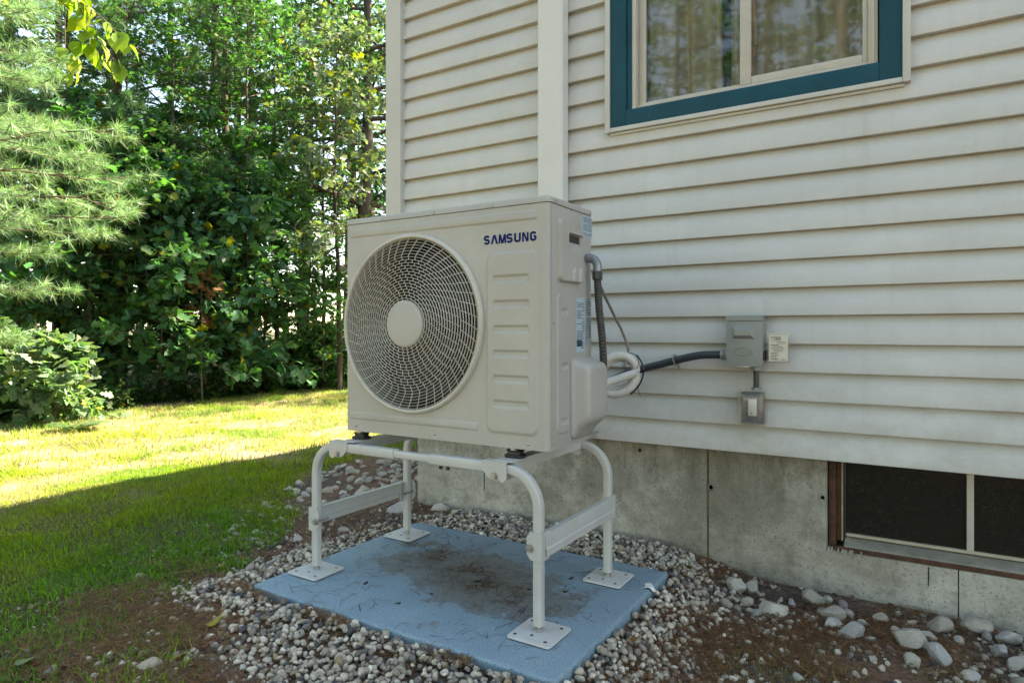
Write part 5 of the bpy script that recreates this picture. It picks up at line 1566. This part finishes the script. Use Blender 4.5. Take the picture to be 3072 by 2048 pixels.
band = [(-2.62, 2.22), (-2.55, 1.92), (-2.75, 1.85), (-3.0, 2.15), (-3.2, 2.5), (-3.45, 2.95), (-3.5, 3.4), (-3.3, 4.1), (-2.75, 4.1), (-2.72, 2.9)]
rs = np.random.default_rng(55)
cnt = 0; placed = []
while cnt < 190:
    x, y = rs.uniform(-3.6, -2.5), rs.uniform(1.8, 4.1)
    if not in_poly(np.array([x]), np.array([y]), band)[0]: continue
    w_ = rs.uniform(.03, .085) * (.75 + .35 * (y > 2.6))
    if any((x - a) ** 2 + (y - b) ** 2 < (.34 * (w_ + c)) ** 2 for a, b, c in placed): 
        if rs.random() < .97: continue
    placed.append((x, y, w_))
    stone('border_stone', 'pale angular stone in the border between lawn and house side', x, y, w_, int(rs.integers(0, 9)), rs.uniform(0, 6), 'stones of the border between lawn and house', .42)
    cnt += 1
for x, y, w_, lab in [(-2.32, 1.70, .052, 'small white stone at the grass edge left of the pad'), (-2.62, 1.42, .05, 'pale pebble lying in the shaded grass'), (-2.35, 2.25, .07, 'flat tan stone in the soil left of the pad'), (-2.45, 2.05, .06, 'brownish stone half buried left of the pad'), (-1.88, 1.05, .085, 'flat grey slab of stone in the foreground soil'), (-2.55, 1.72, .03, 'tiny white pebble in the lawn')]:
    stone('loose_stone', lab, x, y, w_, int(rs.integers(0, 9)), rs.uniform(0, 6), 'loose stones in the soil', .3)

def straw():
    r = np.random.default_rng(49)
    X, Y, Z, Lg = [], [], [], []
    def put(n, x0, x1, y0, y1, fn, lo=.05, hi=.11, zoff=.006):
        x = r.uniform(x0, x1, n); y = r.uniform(y0, y1, n)
        k = r.random(n) < fn(x, y)
        x, y = x[k], y[k]
        X.append(x); Y.append(y); Z.append(np.where(on_pad(x, y), PADZ + .0015, gz(x, y) + zoff) + r.random(len(x)) * .008 * ~on_pad(x, y)); Lg.append(r.uniform(lo, hi, len(x)))
    out = lambda x, y: ~on_pad(x, y, .01)
    put(15000, -.78, .6, 1.5, 2.84, lambda x, y: sstep(.38, .62, fbm(x * 3.5, y * 3.5, 7)) * out(x, y))
    put(16000, -2.6, -1.2, .8, 1.5, lambda x, y: sstep(.36, .60, fbm(x * 4, y * 4, 8)) * out(x, y) * (1 - .75 * in_poly(x, y, GRAVEL)))
    put(4500, -2.75, -2.08, 1.5, 2.85, lambda x, y: sstep(.40, .62, fbm(x * 4, y * 4, 10)) * out(x, y))
    put(5000, -2.2, -.7, 1.40, 1.53, lambda x, y: np.exp(-((y - 1.505) / .022) ** 2) * sstep(.35, .6, fbm(x * 5, y * 5, 12)) * out(x, y), .04, .09, .022)
    put(900, -2.25, -.7, 2.45, 2.84, lambda x, y: .5 * sstep(.45, .62, fbm(x * 5, y * 5, 14)), .05, .09, .02)
    # clinging to the pad: mats along the dried stain, single needles elsewhere
    put(6500, -2.0, -.95, 1.6, 2.4, lambda x, y: np.exp(-(((y - (2.17 - .42 * (x + 1.75))) / .075) ** 2)) * np.exp(-((x + 1.45) / .33) ** 2) * sstep(.38, .62, fbm(x * 7, y * 7, 16)), .03, .07)
    put(480, -2.03, -.85, 1.55, 2.42, lambda x, y: .55 + 0 * x, .03, .09)
    x, y, z, L = map(np.concatenate, (X, Y, Z, Lg)); n = len(x)
    a = r.uniform(0, PI, n); bend = r.normal(0, .16, n)
    d = np.c_[np.cos(a), np.sin(a), r.normal(0, .05, n) * (z > PADZ + .02)]; s_ = np.c_[-np.sin(a), np.cos(a), 0 * a]
    p = np.c_[x, y, z]; wv = s_ * (.00075 * r.uniform(.7, 1.4, n))[:, None]
    p0 = p - d * (L / 2)[:, None]; p1 = p + s_ * (bend * L)[:, None]; p2 = p + d * (L / 2)[:, None]
    up = np.array([0, 0, .0012])
    V = np.stack([p0 - wv, p0 + wv, p1 + wv + up, p1 - wv + up, p2 + wv * .4, p2 - wv * .4], 1).reshape(-1, 3)
    T = np.array([(0, 1, 2), (0, 2, 3), (3, 2, 4), (3, 4, 5)])
    c = np.array([(.27, .115, .048), (.21, .095, .042), (.36, .21, .10), (.12, .062, .035)])[r.choice(4, n)] * r.uniform(.6, 1.15, (n, 1))
    onp = on_pad(x, y); c[onp] *= .62
    o = np_mesh('pine_straw', V, (T[None] + (np.arange(n) * 6)[:, None, None]).reshape(-1, 3), 'straw', np.repeat(c, 6, 0), kind='stuff')
    o['label'] = 'fallen brown pine needles on soil, gravel and pad'; o['category'] = 'pine needles'
straw()

def litter():
    r = np.random.default_rng(91)
    n = 9500
    x = r.uniform(-2.7, .6, n); y = r.uniform(.8, 2.84, n)
    k = ~on_pad(x, y, .01) & (((x > -.72)) | (y < 1.5) | (x < -2.1)) & (r.random(n) < np.where(in_poly(x, y, GRAVEL), .18, .75)) & (fbm(x * 3, y * 3, 66) > .36)
    x, y = x[k], y[k]; n = len(x)
    P = np.c_[x, y, gz(x, y) + .006 + .008 * r.random(n)]
    A = np.c_[r.normal(0, 1, (n, 2)), r.normal(0, .15, n)]
    N_ = np.array([0, 0, 1.0]) + r.normal(0, .35, (n, 3))
    c = np.array([(.16, .085, .045), (.10, .060, .038), (.24, .15, .085), (.07, .05, .035), (.20, .17, .11)])[r.choice(5, n)] * r.uniform(.6, 1.2, (n, 1))
    V, T, C = leaf_cloud(P, A, N_, r.uniform(.008, .030, n) , c, OVATE)
    o = np_mesh('leaf_litter', V, T, 'straw', C, kind='stuff')
    o['label'] = 'crumbled brown leaf litter on the bare soil'; o['category'] = 'litter'
litter()
# single fallen leaves and bits
def fallen(x, y, z, size, col, tm, rot, label, tilt=.15):
    V, T = tm
    V = V * size; V = V - V.mean(0); V = V * np.array([1, 1, -1.4])
    o = np_mesh('fallen_leaf', V, T, 'leaf', np.repeat(np.array([col]), len(V), 0))
    o.location = (x, y, z); o.rotation_euler = (random.gauss(0, tilt), random.gauss(0, tilt), rot)
    return tag(o, label, 'leaf', 'fallen leaves')
fallen(-1.949, 1.299, .035, .062, (.42, .34, .07), BROAD, 1.2, 'yellow fallen leaf on the gravel left of the pad')
fallen(-1.846, 1.117, .024, .055, (.40, .33, .09), BROAD, .1, 'pale yellow leaf lying in the foreground soil')
fallen(-2.395, 1.625, .030, .060, (.33, .24, .12), MAPLE, 2.2, 'tan lobed leaf in the grass edge')
fallen(-2.185, .861, .030, .060, (.22, .26, .12), BROAD, .6, 'grey green leaf in the bottom left grass')
fallen(-.73, 1.87, .045, .055, (.25, .13, .06), MAPLE, .9, 'brown leaf on the gravel right of the pad')
fallen(-1.38, 1.985, PADZ + .004, .040, (.035, .050, .015), OVATE, .4, 'dark green leaf on the pad under the unit', .02)
for i, (x, y) in enumerate([(-1.18, 2.02), (-1.10, 2.19), (-.99, 2.31), (-.93, 2.28), (-1.50, 1.68), (-1.45, 1.80), (-1.06, 2.07), (-1.72, 1.75)]):
    fallen(x, y, PADZ + .003, .026, (.055, .035, .022), OVATE, i * 1.1, 'small dark dry leaf on the pad', .03)
# white scrap folded over the pad's right edge
sc_ = MB().grid(lambda a, b: (PADX1 - .030 + .042 * a + .006 * math.sin(b * 5), 2.262 + .05 * (b - .5) * (1.15 - .5 * a), PADZ + .003 + .007 * math.sin(a * 2.6) - .034 * max(0, a - .66)), 0, 1, 8, 0, 1, 6).build('paper_scrap', 'paper', None, 60)
sc_.modifiers.new('thick', 'SOLIDIFY').thickness = .001
tag(sc_, 'small white scrap on the right edge of the pad', 'scrap')

# ------------------------------------------------------------------ trees outside the view: mirrored in the window, added to shade the wall, and shading the wood
for i, (x, y, s_) in enumerate([(-6.4, -8.6, 1.1), (-4.6, -9.5, 1.1), (-3.0, -9.0, 1.15), (-1.4, -9.8, 1.05), (-5.6, -12.0, 1.3), (-3.6, -12.5, 1.3), (-1.6, -12.8, 1.3), (-8.0, -10.5, 1.2), (.6, -8.6, 1.2), (2.6, -8.0, 1.25), (4.6, -7.6, 1.3), (6.8, -7.0, 1.3), (1.6, -11.5, 1.4), (4.0, -11.0, 1.4), (8.8, -5.5, 1.35)]):
    copy_plant([pA, tA, pB, tB][i % 4], 'tall unseen tree behind the camera, added for reflections and wall shade', (x, y, 0), i * 1.3, s_, 'unseen trees behind the camera')
for i, (src, x, y, s_) in enumerate([(tA, -4.9, 15.0, 1.55), (pB, -5.0, 17.5, 1.5), (tB, -6.4, 17.6, 1.5)]):
    copy_plant(src, 'tall tree standing behind the house', (x, y, 0), i * 1.7, s_, 'trees behind the house')
for i, (src, x, y, s_) in enumerate([(tA, -9.5, 20.5, 1.2), (tB, -7.2, 22.0, 1.3), (pA, -4.8, 22.5, 1.2), (tA, -2.6, 22.0, 1.3), (tB, -.2, 23.5, 1.3)]):
    copy_plant(src, 'tree of the wood continuing behind the house', (x, y, 0), i * 2.1 + .3, s_, 'trees behind the house')
for i, (src, x, y, s_) in enumerate([(tB, -10.2, .6, 1.0), (tA, -10.8, -1.8, 1.05), (pB, -10.0, -3.8, 1.0), (tA, -9.4, -6.2, 1.0), (sB, -9.0, -.4, 1.1), (sA, -9.2, -2.6, 1.2), (tB, -12.8, -.8, 1.1)]):
    copy_plant(src, 'tree of the wood continuing left of the picture', (x, y, 0), i * 1.9 + .7, s_, 'trees left of the picture')
